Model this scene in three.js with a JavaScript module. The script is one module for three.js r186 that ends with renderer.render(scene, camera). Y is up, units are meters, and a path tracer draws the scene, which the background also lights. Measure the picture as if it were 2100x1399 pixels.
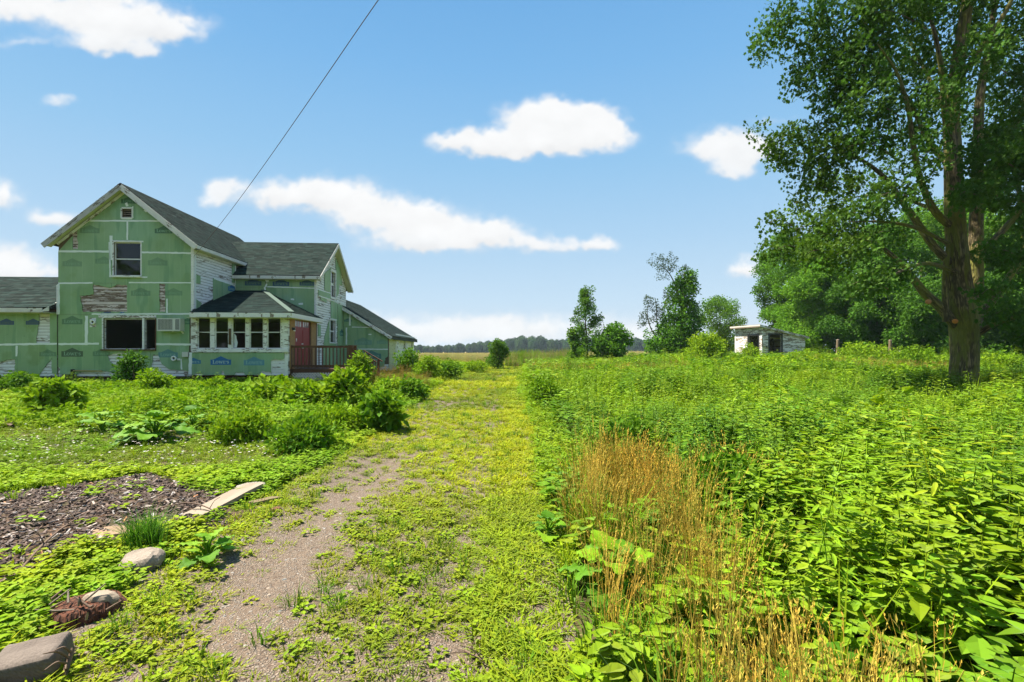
import * as THREE from 'three';
import { mergeGeometries } from 'three/addons/utils/BufferGeometryUtils.js';
import { Brush, Evaluator, SUBTRACTION } from 'three-bvh-csg';

/* ---------- camera, sky, sun, exposure ---------- */
const FOCAL = 1000, CX = 1050, HORIZON = 718, EYE = 1.5;      // pixels of the 2100 x 1399 photograph, metres
const EXPOSURE = 2.75;
const scene = new THREE.Scene();
const camera = new THREE.PerspectiveCamera(2 * Math.atan(699.5 / FOCAL) * 180 / Math.PI, 2100 / 1399, 0.05, 2500);
camera.position.set(0, EYE, 0);
camera.lookAt(0, EYE, -10);
camera.setViewOffset(2100, 1399, 0, 699.5 - HORIZON, 2100, 1399);
const renderer = new THREE.WebGLRenderer({ antialias: true });
renderer.toneMapping = THREE.LinearToneMapping;
renderer.toneMappingExposure = EXPOSURE;
renderer.shadowMap.enabled = true;

const sun = new THREE.DirectionalLight(new THREE.Color(1.0, 0.94, 0.8), 5);
const SUN_DIR = new THREE.Vector3(-0.46, 0.86, -0.12).normalize();
sun.position.copy(SUN_DIR).multiplyScalar(120);
sun.target.position.set(0, 0, -18);
sun.position.add(sun.target.position);
sun.castShadow = true;
sun.shadow.radius = 2;
sun.shadow.mapSize.set(4096, 4096);
Object.assign(sun.shadow.camera, { left: -60, right: 60, top: 60, bottom: -60, near: 1, far: 300 });
sun.name = 'sun';
scene.add(sun, sun.target);

/* ---------- random numbers and noise ---------- */
function rng(seed) { let s = seed >>> 0; return () => { s = (s + 0x6d2b79f5) | 0; let t = Math.imul(s ^ (s >>> 15), 1 | s); t = (t + Math.imul(t ^ (t >>> 7), 61 | t)) ^ t; return ((t ^ (t >>> 14)) >>> 0) / 4294967296; }; }
const clamp = (x, a = 0, b = 1) => Math.min(b, Math.max(a, x)), lerp = (a, b, t) => a + (b - a) * t;
const smooth = (a, b, x) => { const t = clamp((x - a) / (b - a)); return t * t * (3 - 2 * t); };
function hash2(x, y) { let h = Math.imul(x | 0, 374761393) + Math.imul(y | 0, 668265263); h = Math.imul(h ^ (h >>> 13), 1274126177); return ((h ^ (h >>> 16)) >>> 0) / 4294967296; }
function noise(x, y) { const ix = Math.floor(x), iy = Math.floor(y), u = x - ix, v = y - iy, a = u * u * (3 - 2 * u), b = v * v * (3 - 2 * v); return lerp(lerp(hash2(ix, iy), hash2(ix + 1, iy), a), lerp(hash2(ix, iy + 1), hash2(ix + 1, iy + 1), a), b); }
function fbm(x, y, o = 4) { let s = 0, a = 0.5, t = 0; for (let i = 0; i < o; i++) { s += a * noise(x + i * 17.3, y - i * 9.7); t += a; a *= 0.5; x *= 2.03; y *= 2.03; } return s / t; }
const lin = (c) => { c /= 255; return c <= 0.04045 ? c / 12.92 : Math.pow((c + 0.055) / 1.055, 2.4); };
const srgb = (r, g, b) => new THREE.Color().setRGB(lin(r), lin(g), lin(b));
const rgb = (r, g, b) => new THREE.Color().setRGB(r, g, b);

/* ---------- the sky: clear air and fair-weather clouds ---------- */
{
  const W = 4096, H = 2048, data = new Float32Array(W * H * 4);
  const stops = [[-0.02, 218, 231, 241], [0.03, 214, 230, 243], [0.1, 200, 226, 246], [0.22, 176, 213, 243], [0.35, 152, 201, 240], [0.5, 128, 186, 236], [0.7, 100, 164, 223], [1, 80, 145, 208]].map(([h, r, g, b]) => [h, lin(r), lin(g), lin(b)]);
  // cloud bodies by direction: [px, py, rx, ry, thickness]
  const blobs = [
    [70, 10, 190, 42, 1], [240, 45, 150, 46, 1], [340, 62, 82, 30, .95], [215, 90, 90, 24, .9], [290, 106, 36, 14, .8], [30, 84, 70, 16, .45],
    [122, 208, 46, 17, .7], [6, 402, 50, 38, .95], [108, 448, 56, 20, .85], [15, 540, 88, 44, .95], [70, 562, 70, 20, .8],
    [455, 392, 44, 22, .8], [440, 418, 36, 16, .7], [585, 402, 108, 40, 1], [690, 402, 95, 40, 1], [735, 444, 76, 32, 1], [860, 446, 92, 40, 1], [900, 485, 150, 42, 1], [1005, 482, 90, 24, .95], [840, 500, 70, 20, .8],
    [1140, 504, 80, 22, .9], [1235, 500, 42, 18, .85],
    [1125, 266, 120, 50, 1], [1135, 236, 80, 38, 1], [1205, 238, 56, 26, 1], [1245, 272, 60, 34, 1], [975, 296, 84, 24, 1], [1090, 304, 150, 26, 1],
    [1480, 302, 88, 44, .95], [1540, 310, 70, 40, .9], [1505, 352, 50, 24, .8], [1592, 243, 60, 12, .35],
    [1548, 552, 48, 28, .95], [900, 684, 180, 42, .8], [1060, 676, 130, 34, .85], [770, 668, 70, 32, .6], [1290, 694, 110, 52, .8], [600, 690, 150, 40, .7], [150, 690, 300, 40, .7],
  ];
  const cloudy = [1.0, 1.0, 1.0];
  for (let row = 0; row < H; row++) {
    const up = ((row + 0.5) / H - 0.5) * Math.PI, y = Math.sin(up), cu = Math.cos(up);
    let k = 0; while (k < stops.length - 2 && y > stops[k + 1][0]) k++;
    const t = clamp((y - stops[k][0]) / (stops[k + 1][0] - stops[k][0])), A = stops[k], B = stops[k + 1];
    const base = [1, 2, 3].map((c) => lerp(A[c], B[c], t));
    for (let col = 0; col < W; col++) {
      const az = ((col + 0.5) / W - 0.5) * 2 * Math.PI, x = Math.cos(az) * cu, z = Math.sin(az) * cu;
      let alpha = 0, tone = 1;
      if (y > -0.01) {
        let inside = 0;
        if (z < -0.2) {
          const px = CX + FOCAL * x / -z, py = HORIZON - FOCAL * y / -z;
          inside = smooth(-420, -160, px) * smooth(2520, 2260, px) * smooth(-380, -160, py);
          if (inside > 0) {
            let acc = 0, low = 0, wsum = 0, thin = 0;
            const wx = px + (fbm(px / 90, py / 70 + 11, 3) - 0.5) * 50 + (fbm(px / 26, py / 22 + 5, 3) - 0.5) * 30, wy = py + (fbm(px / 80 + 31, py / 60, 3) - 0.5) * 22 + (fbm(px / 24 + 3, py / 20, 3) - 0.5) * 20;
            for (const b of blobs) {
              const dx = (wx - b[0]) / b[2], dy = (wy - b[1]) / b[3], q = dx * dx + dy * dy * (dy > 0 ? 1.5 : 1);
              if (q > 3) continue;
              const g = Math.exp(-q * 1.15); acc += g * b[4]; low += g * dy; wsum += g; thin += g * b[4];
            }
            if (acc > 0.05) {
              const e = acc * (0.4 + 0.7 * fbm(px / 40 + 70, py / 30, 5) + 0.5 * fbm(px / 14 + 7, py / 12, 3)), k = thin / wsum;
              alpha = Math.pow(smooth(0.12, 0.9, e), 1.15) * (0.55 + 0.42 * k) * inside;
              tone = 0.99 - 0.12 * smooth(-0.2, 0.9, low / wsum) - 0.1 * (fbm(px / 46 + 9, py / 30, 4) - 0.4);
            }
          }
        }
        if (inside < 1 && y > 0.02) {
          const u = x / (y + 0.08), v = z / (y + 0.08), e = fbm(u * 1.7 + 3.1, v * 1.7 + 8.2, 5);
          const al = smooth(0.53, 0.68, e) * 0.92 * smooth(0.02, 0.12, y) * (1 - inside);
          if (al > alpha) { alpha = al; tone = 1.03 - 0.16 * smooth(0.6, 0.8, e); }
        }
      }
      const i = (row * W + col) * 4;
      for (let c = 0; c < 3; c++) data[i + c] = lerp(base[c], cloudy[c] * tone, alpha) / EXPOSURE;
      data[i + 3] = 1;
    }
  }
  const sky = new THREE.DataTexture(data, W, H, THREE.RGBAFormat, THREE.FloatType);
  sky.mapping = THREE.EquirectangularReflectionMapping;
  sky.magFilter = sky.minFilter = THREE.LinearFilter;
  sky.needsUpdate = true;
  scene.background = sky;
  scene.environment = sky;
}

/* ---------- naming ---------- */
const taken = new Map();
function numbered(name) { const n = taken.get(name) ?? 0; taken.set(name, n + 1); return n ? name + '_' + String(n).padStart(3, '0') : name; }
function tag(o, label, category, group, kind) {
  if (label) o.userData.label = label;
  if (category) o.userData.category = category;
  if (group) o.userData.group = group;
  if (kind) o.userData.kind = kind;
  return o;
}
const shade = (m) => { m.castShadow = m.receiveShadow = true; return m; };
function thing(name, label, category, group) { const o = new THREE.Group(); o.name = numbered(name); scene.add(o); return tag(o, label, category, group); }
function part(parent, name, geo, mat) { const m = shade(new THREE.Mesh(geo, mat)); m.name = name; parent.add(m); return m; }
function sub(parent, name) { const g = new THREE.Group(); g.name = name; parent.add(g); return g; }

/* ---------- pixel rays: a pixel gives a direction, the ground or a wall the distance ---------- */
const ray = (px, py) => new THREE.Vector3((px - CX) / FOCAL, -(py - HORIZON) / FOCAL, -1);
const atDepth = (px, py, d) => ray(px, py).multiplyScalar(d).add(new THREE.Vector3(0, EYE, 0));

/* ---------- terrain ---------- */
const pathX = (d) => -1.05 - 0.35 * smooth(8, 22, d) + 1.1 * smooth(24, 46, d);
function height(x, z) {
  const d = -z;
  let h = 0.14 * smooth(7, 16, d) * smooth(-2.6, -7.5, x) * (1 - smooth(45, 80, d));
  h += 0.42 * smooth(2, 12, x) * smooth(9, 30, d) * (1 - smooth(60, 120, d));
  h += -1.9 * smooth(60, 460, d) - 0.25 * smooth(0, 40, z) ;
  h += (noise(x * 0.7 + 5, z * 0.7) - 0.5) * 0.05 * smooth(60, 20, d) + (noise(x * 0.21, z * 0.21 + 3) - 0.5) * 0.14 * smooth(4, 14, Math.abs(x - pathX(d)));
  const u = x - pathX(d);
  h -= 0.035 * (Math.exp(-((u + 0.72) ** 2) / 0.08) + Math.exp(-((u - 0.72) ** 2) / 0.08)) * smooth(45, 30, d);
  const m = Math.max(0, 1 - ((x + 4.1) / 1.6) ** 2 - ((z + 4.2) / 1.7) ** 2);      // the mulch heap's swell
  return h + 0.1 * m;
}
function onGround(px, py) { const r = ray(px, py); let d = 8; for (let i = 0; i < 40; i++) { const p = r.clone().multiplyScalar(d); const want = (EYE - height(p.x, p.z)) / Math.max(1e-4, -r.y); d = lerp(d, want, 0.6); } return new THREE.Vector3(r.x * d, height(r.x * d, -d), -d); }
/* ---------- textures ---------- */
function tex(size, fn, repeat = 1, color = true, h = size) {
  const d = new Uint8Array(size * h * 4);
  for (let y = 0; y < h; y++) for (let x = 0; x < size; x++) { const c = fn(x / size, y / h, x, y), i = (y * size + x) * 4; d[i] = clamp(c[0], 0, 255); d[i + 1] = clamp(c[1], 0, 255); d[i + 2] = clamp(c[2], 0, 255); d[i + 3] = 255; }
  const t = new THREE.DataTexture(d, size, h); t.wrapS = t.wrapT = THREE.RepeatWrapping; t.magFilter = t.minFilter = THREE.LinearFilter; t.repeat.set(repeat, repeat);
  if (color) t.colorSpace = THREE.SRGBColorSpace; t.needsUpdate = true; return t;
}
// noise that tiles over the unit square
const tnoise = (u, v, n, s = 0) => { const x = u * n, y = v * n, ix = Math.floor(x), iy = Math.floor(y), a = x - ix, b = y - iy, A = a * a * (3 - 2 * a), B = b * b * (3 - 2 * b), m = (k) => ((k % n) + n) % n; return lerp(lerp(hash2(m(ix) + s, m(iy)), hash2(m(ix + 1) + s, m(iy)), A), lerp(hash2(m(ix) + s, m(iy + 1)), hash2(m(ix + 1) + s, m(iy + 1)), A), B); };
const tfbm = (u, v, n, s = 0, o = 4) => { let r = 0, a = 0.5, t = 0; for (let i = 0; i < o; i++) { r += a * tnoise(u, v, n, s + i * 131); t += a; a *= 0.5; n *= 2; } return r / t; };
const mix3 = (a, b, t) => [lerp(a[0], b[0], t), lerp(a[1], b[1], t), lerp(a[2], b[2], t)];

const soilMap = tex(1024, (u, v) => { const n = tfbm(u, v, 6, 1, 5), g = tfbm(u, v, 90, 7, 2); let c = mix3([74, 58, 42], [118, 98, 74], n); c = mix3(c, [150, 132, 108], smooth(0.62, 0.8, g)); return mix3(c, [72, 84, 30], 0.5 * smooth(0.5, 0.7, tfbm(u, v, 9, 30, 3))); });
const gravelCells = (() => { // stones: nearest cell centre, tiled
  const n = 64, f = (u, v, k, s) => { const x = u * k, y = v * k, ix = Math.floor(x), iy = Math.floor(y); let b1 = 9, b2 = 9, id = 0; for (let j = -1; j < 2; j++) for (let i = -1; i < 2; i++) { const cx = ((ix + i) % k + k) % k, cy = ((iy + j) % k + k) % k, dx = ix + i + hash2(cx + s, cy) - x, dy = iy + j + hash2(cx + s + 77, cy) - y, d = Math.sqrt(dx * dx + dy * dy); if (d < b1) { b2 = b1; b1 = d; id = hash2(cx + 5 + s, cy + 9); } else if (d < b2) b2 = d; } return [b2 - b1, id]; };
  return f;
})();
const gravelMap = tex(1024, (u, v) => { const [e, id] = gravelCells(u, v, 104, 3), p = tfbm(u, v, 5, 11, 4), fine = tnoise(u, v, 256, 5); let c = mix3([96, 80, 66], [190, 174, 158], id); if (id > 0.82) c = [156, 146, 136]; if (id < 0.12) c = [82, 66, 54]; c = mix3([122, 102, 84], c, 0.8 * smooth(0.02, 0.16, e) * smooth(0.3, 0.55, p + id * 0.3)); return c.map((q) => q * (0.86 + 0.28 * fine)); });
const gravelBump = tex(1024, (u, v) => { const [e, id] = gravelCells(u, v, 104, 3); const h = 60 + 150 * smooth(0, 0.5, e) * id + 40 * tnoise(u, v, 200, 9); return [h, h, h]; }, 1, false);
const woodMap = tex(512, (u, v) => { const g = tfbm(u, v * 1, 4, 3, 3), f = tnoise(u * 1, v, 8, 2); const s = 0.5 + 0.5 * Math.sin((v * 60 + 5 * tfbm(u, v, 3, 6, 3)) * 6.283); const c = mix3([150, 140, 126], [196, 186, 170], 0.55 * g + 0.3 * s * f + 0.15 * tnoise(u, v, 128, 4)); return c; });
function paintMap(seed, worn) { return tex(512, (u, v) => { // flaking white paint over grey wood: flakes stretched along the board
  const n = tfbm(u, v * 1, 7, seed, 5) * 0.55 + tfbm(u, v, 24, seed + 50, 3) * 0.45, s = tnoise(u, v, 64, seed + 9), wood = mix3([112, 98, 86], [158, 144, 130], s), paint = mix3([214, 208, 204], [236, 234, 232], tfbm(u, v, 12, seed + 3, 3));
  return mix3(paint, wood, smooth(worn, worn + 0.05, n)); }); }
const paintMaps = [paintMap(11, 0.66), paintMap(23, 0.57), paintMap(37, 0.6), paintMap(51, 0.48)];
const woodBump = tex(256, (u, v) => { const h = 255 * (0.5 * tnoise(u, v, 64, 3) + 0.5 * tfbm(u, v, 8, 4, 3)); return [h, h, h]; }, 1, false);
const concreteMap = tex(512, (u, v) => { const n = tfbm(u, v, 6, 2, 5), f = tnoise(u, v, 180, 8); return mix3([120, 112, 104], [176, 168, 158], 0.6 * n + 0.4 * f); });
const rustMap = tex(512, (u, v) => { const n = tfbm(u, v, 5, 9, 5), f = tfbm(u, v, 40, 2, 2); return mix3(mix3([96, 62, 40], [138, 112, 92], n), [60, 44, 36], smooth(0.55, 0.7, f)); });
const barkMap = tex(1024, (u, v) => { const r = Math.abs(tfbm(u, v, 14, 3, 4) - 0.5) * 2, c = mix3([76, 66, 46], [142, 126, 92], smooth(0.05, 0.5, r)); return mix3(c, [118, 120, 44], smooth(0.44, 0.66, tfbm(u, v, 4, 66, 4)) * 0.8); });
const barkBump = tex(512, (u, v) => { const h = 255 * smooth(0.02, 0.5, Math.abs(tfbm(u, v, 14, 3, 4) - 0.5) * 2); return [h, h, h]; }, 1, false);

/* ---------- materials ---------- */
const std = (o) => new THREE.MeshStandardMaterial({ roughness: 0.85, metalness: 0, ...o });
const M = {
  ground: std({ map: soilMap, vertexColors: true, roughness: 1 }),
  gravel: std({ map: gravelMap, color: rgb(0.7, 0.69, 0.68), bumpMap: gravelBump, bumpScale: 0.025, roughness: 0.95 }),
  paint: paintMaps.map((map) => std({ map, bumpMap: woodBump, bumpScale: 0.003, roughness: 0.75 })),
  paintDirty: [1, 3, 1, 3].map((k) => std({ map: paintMaps[k], color: rgb(0.86, 0.72, 0.68), bumpMap: woodBump, bumpScale: 0.003, roughness: 0.85 })),
  trim: std({ map: paintMaps[0], roughness: 0.7 }),
  trimWorn: std({ map: paintMaps[1], bumpMap: woodBump, bumpScale: 0.003, roughness: 0.8 }),
  fascia: std({ map: paintMaps[0], color: rgb(0.9, 0.87, 0.82), roughness: 0.7 }),
  fasciaGrey: std({ map: paintMaps[2], color: rgb(0.6, 0.58, 0.55), roughness: 0.8 }),
  soffit: std({ color: srgb(196, 194, 170), roughness: 0.9 }),
  core: std({ color: srgb(112, 92, 74), roughness: 0.95 }),
  inside: std({ color: srgb(132, 116, 102), roughness: 0.95 }),
  tape: std({ color: srgb(226, 230, 224), roughness: 0.6 }),
  shingle: new THREE.MeshPhysicalMaterial({ vertexColors: true, roughness: 0.95, specularIntensity: 0.15 }),
  roofEdge: std({ color: srgb(46, 48, 46), roughness: 0.95 }),
  glass: new THREE.MeshPhysicalMaterial({ color: rgb(0.72, 0.74, 0.74), roughness: 0.03, transmission: 1, thickness: 0, ior: 1.5 }),
  lite: std({ color: srgb(122, 122, 122), roughness: 0.08 }),
  dark: std({ color: srgb(26, 24, 24), roughness: 0.8 }),
  black: std({ color: srgb(38, 40, 44), roughness: 0.6 }),
  door: std({ color: srgb(140, 22, 30), roughness: 0.5 }),
  osb: std({ map: woodMap, color: srgb(240, 196, 140), roughness: 0.9 }),
  deckWood: std({ map: woodMap, color: srgb(140, 98, 76), bumpMap: woodBump, bumpScale: 0.002, roughness: 0.9 }),
  lattice: std({ color: srgb(222, 206, 204), roughness: 0.7 }),
  metal: std({ color: srgb(206, 204, 196), roughness: 0.5, metalness: 0.2 }),
  grille: std({ color: srgb(58, 60, 62), roughness: 0.6 }),
  pipe: std({ color: srgb(226, 224, 220), roughness: 0.45 }),
  foundation: std({ map: rustMap, roughness: 0.95 }),
  rubble: std({ map: rustMap, color: srgb(190, 160, 140), roughness: 0.95 }),
  oldWood: std({ map: woodMap, color: srgb(212, 202, 194), bumpMap: woodBump, bumpScale: 0.004, roughness: 0.9 }),
  stone: std({ map: concreteMap, color: srgb(178, 168, 164), bumpMap: woodBump, bumpScale: 0.006, roughness: 0.95 }),
  bark: std({ map: barkMap, color: rgb(1.0, 0.98, 0.9), bumpMap: barkBump, bumpScale: 0.03, roughness: 0.95 }),
  twig: std({ color: srgb(104, 84, 70), roughness: 0.95 }),
  wire: std({ color: srgb(70, 52, 52), roughness: 0.6 }),
  post: std({ map: woodMap, color: srgb(176, 160, 136), roughness: 0.95 }),
  shedWhite: [0.5, 0.44, 0.56].map((w, i) => std({ map: paintMap(70 + i * 13, w), bumpMap: woodBump, bumpScale: 0.004, roughness: 0.85 })),
};

/* ---------- the ground: one sheet to the horizon ---------- */
{
  const N = 300, g = new THREE.BufferGeometry(), P = [], U = [], C = [], I = [];
  const q = (s, R) => Math.sign(s) * (Math.abs(s) * 26 + Math.abs(s) ** 5 * (R - 26));
  for (let j = 0; j <= N; j++) for (let i = 0; i <= N; i++) {
    const x = q(i / N * 2 - 1, 1300) - 3, z = -10 + q(j / N * 2 - 1, 1300), d = -z, y = height(x, z);
    P.push(x, y, z); U.push(x / 3, z / 3);
    const f = smooth(40, 56, d + (noise(x * 0.1, z * 0.1) - 0.5) * 12), n = noise(x * 0.05 + 3, z * 0.02) * 0.5 + noise(x * 0.4, z * 0.12) * 0.5;
    const near = [0.5, 0.6, 0.28], stub = [lerp(2.0, 2.7, n), lerp(1.9, 2.5, n), lerp(0.9, 1.2, n)];
    C.push(...mix3(near, mix3(stub, [1.6, 2.0, 0.6], 0.6 * smooth(0.45, 0.7, noise(x * 0.012 + 8, z * 0.03))), f));
  }
  for (let j = 0; j < N; j++) for (let i = 0; i < N; i++) { const a = j * (N + 1) + i, b = a + 1, c = a + N + 1, e = c + 1; I.push(a, c, b, b, c, e); }
  g.setAttribute('position', new THREE.Float32BufferAttribute(P, 3)); g.setAttribute('uv', new THREE.Float32BufferAttribute(U, 2)); g.setAttribute('color', new THREE.Float32BufferAttribute(C, 3)); g.setIndex(I); g.computeVertexNormals();
  const m = part(scene, 'ground', g, M.ground); tag(m, 'brown earth of the yard running out to a stubble field', 'ground', null, 'structure');
}
const pathHalf = (d, s) => 1.42 + 0.3 * smooth(10, 24, d) + 0.22 * (noise(d * 0.9 + s * 50, s) - 0.5);
{
  const P = [], U = [], I = [], n = 150, k = 24;
  for (let j = 0; j <= n; j++) { const z = 3 - j / n * 46, d = -z, c = pathX(d); for (let i = 0; i <= k; i++) { const t = i / k * 2 - 1, x = c + t * pathHalf(d, t < 0 ? 1 : 2); P.push(x, height(x, z) + 0.012, z); U.push(x / 1.6, z / 1.6); } }
  for (let j = 0; j < n; j++) for (let i = 0; i < k; i++) { const a = j * (k + 1) + i, b = a + 1, c = a + k + 1, e = c + 1; I.push(a, b, c, b, e, c); }
  const g = new THREE.BufferGeometry(); g.setAttribute('position', new THREE.Float32BufferAttribute(P, 3)); g.setAttribute('uv', new THREE.Float32BufferAttribute(U, 2)); g.setIndex(I); g.computeVertexNormals();
  tag(part(scene, 'driveway', g, M.gravel), 'overgrown gravel driveway between the weeds', 'driveway', null, 'structure');
}

/* ---------- the house: frame of reference ---------- */
const TURN = 3.43 * Math.PI / 180, cosT = Math.cos(TURN), sinT = Math.sin(TURN), D0 = 18.84;
const HO = atDepth(120, HORIZON, D0); HO.y = 0;
const house = thing('farmhouse', 'derelict two-storey farmhouse wrapped in torn green foam board with dark shingle roofs', 'house');
house.position.copy(HO); house.rotation.y = TURN;
const toLocal = (v, dir) => { const x = dir ? v.x : v.x - HO.x, z = dir ? v.z : v.z - HO.z; return new THREE.Vector3(x * cosT - z * sinT, v.y, x * sinT + z * cosT); };
const toWorld = (x, y, z) => new THREE.Vector3(HO.x + x * cosT + z * sinT, y, HO.z - x * sinT + z * cosT);
const L0 = toLocal(new THREE.Vector3(0, EYE, 0));
const hitZ = (px, py, zl) => { const d = toLocal(ray(px, py), true), t = (zl - L0.z) / d.z; return [L0.x + d.x * t, L0.y + d.y * t]; };     // on a wall facing forward: [x, y]
const hitX = (px, py, xl) => { const d = toLocal(ray(px, py), true), t = (xl - L0.x) / d.x; return [-(L0.z + d.z * t), L0.y + d.y * t]; };  // on a wall facing sideways: [-z, y]
function facade(kind, at) {
  const m = kind === 'z' ? new THREE.Matrix4().makeTranslation(0, 0, at) : new THREE.Matrix4().set(0, 0, 1, at, 0, 1, 0, 0, -1, 0, 0, 0, 0, 0, 0, 1);
  return { m, P: (px, py) => (kind === 'z' ? hitZ(px, py, at) : hitX(px, py, at)), at };
}
const uvMetres = (g, su = 1, sv = 1, ou = 0, ov = 0) => { const p = g.attributes.position, u = new Float32Array(p.count * 2); for (let i = 0; i < p.count; i++) { u[2 * i] = p.getX(i) * su + ou; u[2 * i + 1] = p.getY(i) * sv + ov; } g.setAttribute('uv', new THREE.BufferAttribute(u, 2)); return g; };
const hr = rng(41);
// a box on a facade from (a0, b0) to (a1, b1), n0..n1 proud of it
function fbox(f, a0, b0, a1, b1, n0, n1, su = 0.5, sv = 2) { const g = new THREE.BoxGeometry(Math.abs(a1 - a0), Math.abs(b1 - b0), n1 - n0); g.translate((a0 + a1) / 2, (b0 + b1) / 2, (n0 + n1) / 2); uvMetres(g, su, sv, hr(), hr()); return g.applyMatrix4(f.m); }
function pbox(f, px0, py0, px1, py1, n0, n1, su, sv) { const a = f.P(px0, py1), b = f.P(px1, py0); return fbox(f, Math.min(a[0], b[0]), Math.min(a[1], b[1]), Math.max(a[0], b[0]), Math.max(a[1], b[1]), n0, n1, su, sv); }
function pplane(f, n, px0, py0, px1, py1) { const a = f.P(px0, py1), b = f.P(px1, py0), g = new THREE.PlaneGeometry(Math.abs(b[0] - a[0]), Math.abs(b[1] - a[1])); g.translate((a[0] + b[0]) / 2, (a[1] + b[1]) / 2, n); return g.applyMatrix4(f.m); }
function vbox(x0, y0, z0, x1, y1, z1) { const g = new THREE.BoxGeometry(Math.abs(x1 - x0), Math.abs(y1 - y0), Math.abs(z1 - z0)); g.translate((x0 + x1) / 2, (y0 + y1) / 2, (z0 + z1) / 2); uvMetres(g, 0.5, 0.5); return g; }
// a beam between two points with a rectangular section, broad side upright
function beam(p, q, w, h) { const a = new THREE.Vector3(...p), b = new THREE.Vector3(...q), d = b.clone().sub(a), len = d.length(), g = new THREE.BoxGeometry(len, h, w); uvMetres(g, 0.5, 2, hr(), hr()); d.normalize(); const up = new THREE.Vector3(0, 1, 0), side = new THREE.Vector3().crossVectors(d, up).normalize(), u = new THREE.Vector3().crossVectors(side, d); return g.applyMatrix4(new THREE.Matrix4().makeBasis(d, u, side).setPosition(a.add(b).multiplyScalar(0.5))); }
const ev = new Evaluator(); ev.useGroups = false; ev.attributes = ['position', 'normal', 'uv'];
const polyPrism = (pts, n0, n1) => { const s = new THREE.Shape(pts.map((p) => new THREE.Vector2(p[0], p[1]))); const g = new THREE.ExtrudeGeometry(s, { depth: n1 - n0, bevelEnabled: false, steps: 1 }); g.translate(0, 0, n0); return g; };
function ragged(pts, step, amp, seed) { const r = rng(seed), out = []; for (let i = 0; i < pts.length; i++) { const a = pts[i], b = pts[(i + 1) % pts.length], n = Math.max(1, Math.round(Math.hypot(b[0] - a[0], b[1] - a[1]) / step)); for (let k = 0; k < n; k++) { const t = k / n; out.push([lerp(a[0], b[0], t) + (k ? (r() - 0.5) * amp : 0), lerp(a[1], b[1], t) + (k ? (r() - 0.5) * amp : 0)]); } } return out; }
function cut(geo, cutters) { if (!cutters.length) return geo; let a = new Brush(geo); a.updateMatrixWorld(); for (const c of cutters) { const b = new Brush(c); b.updateMatrixWorld(); a = ev.evaluate(a, b, SUBTRACTION); } return a.geometry; }
const boxOf = (pts) => [Math.min(...pts.map((p) => p[0])), Math.min(...pts.map((p) => p[1])), Math.max(...pts.map((p) => p[0])), Math.max(...pts.map((p) => p[1]))];
const meet = (a, b) => a[0] < b[2] && b[0] < a[2] && a[1] < b[3] && b[1] < a[3];

/* key lines of the house, from the photograph */
const XR = hitZ(397, 600, 0)[0], ZW = -hitX(482, 600, XR)[0], XW = hitZ(648, 600, ZW)[0], ZB = -hitX(709, 600, XW)[0];
const ZG = -hitX(702, 650, XW)[0], XG = hitZ(797, 700, ZG)[0], ZGB = -hitX(849, 700, XG)[0];
const ZP = 0.1, XP = hitZ(592, 700, ZP)[0], BASE = hitZ(250, 768, 0)[1];
const FRONT = facade('z', 0), SIDE = facade('x', XR), WING = facade('z', ZW), GABLE = facade('x', XW), GAR = facade('z', ZG), GSIDE = facade('x', XG), PORCH = facade('z', ZP), PSIDE = facade('x', XP);

/* roofs */
const MAINX = XR / 2, OV = 0.34, peakY = hitZ(250, 375, OV)[1], eaveY = hitZ(400, 500, OV)[1], eaveX = hitZ(401, 500, OV)[0], SLOPE = (peakY - eaveY) / (eaveX - MAINX), MAINB = ZB - 0.6;
const mainRoofY = (x) => peakY - SLOPE * Math.abs(x - MAINX), mainRoofX = (y) => MAINX + (peakY - y) / SLOPE;
const WM = (ZW + ZB) / 2, wRidge = hitZ(694, 499, WM), wEaveY = hitZ(560, 564, ZW + 0.32)[1], wSlope = (wRidge[1] - wEaveY) / (ZW + 0.32 - WM), wX = wRidge[0];
const pEave = hitZ(598, 641, ZP + 0.36), pTop = hitZ(541, 596, ZW), pL = hitZ(389, 638, ZP + 0.36);
const gTop = hitZ(706, 630, ZG + 0.2), gEdge = hitZ(803, 689, ZG + 0.2), gSlope = (gTop[1] - gEdge[1]) / (gEdge[0] - gTop[0]);
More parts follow.
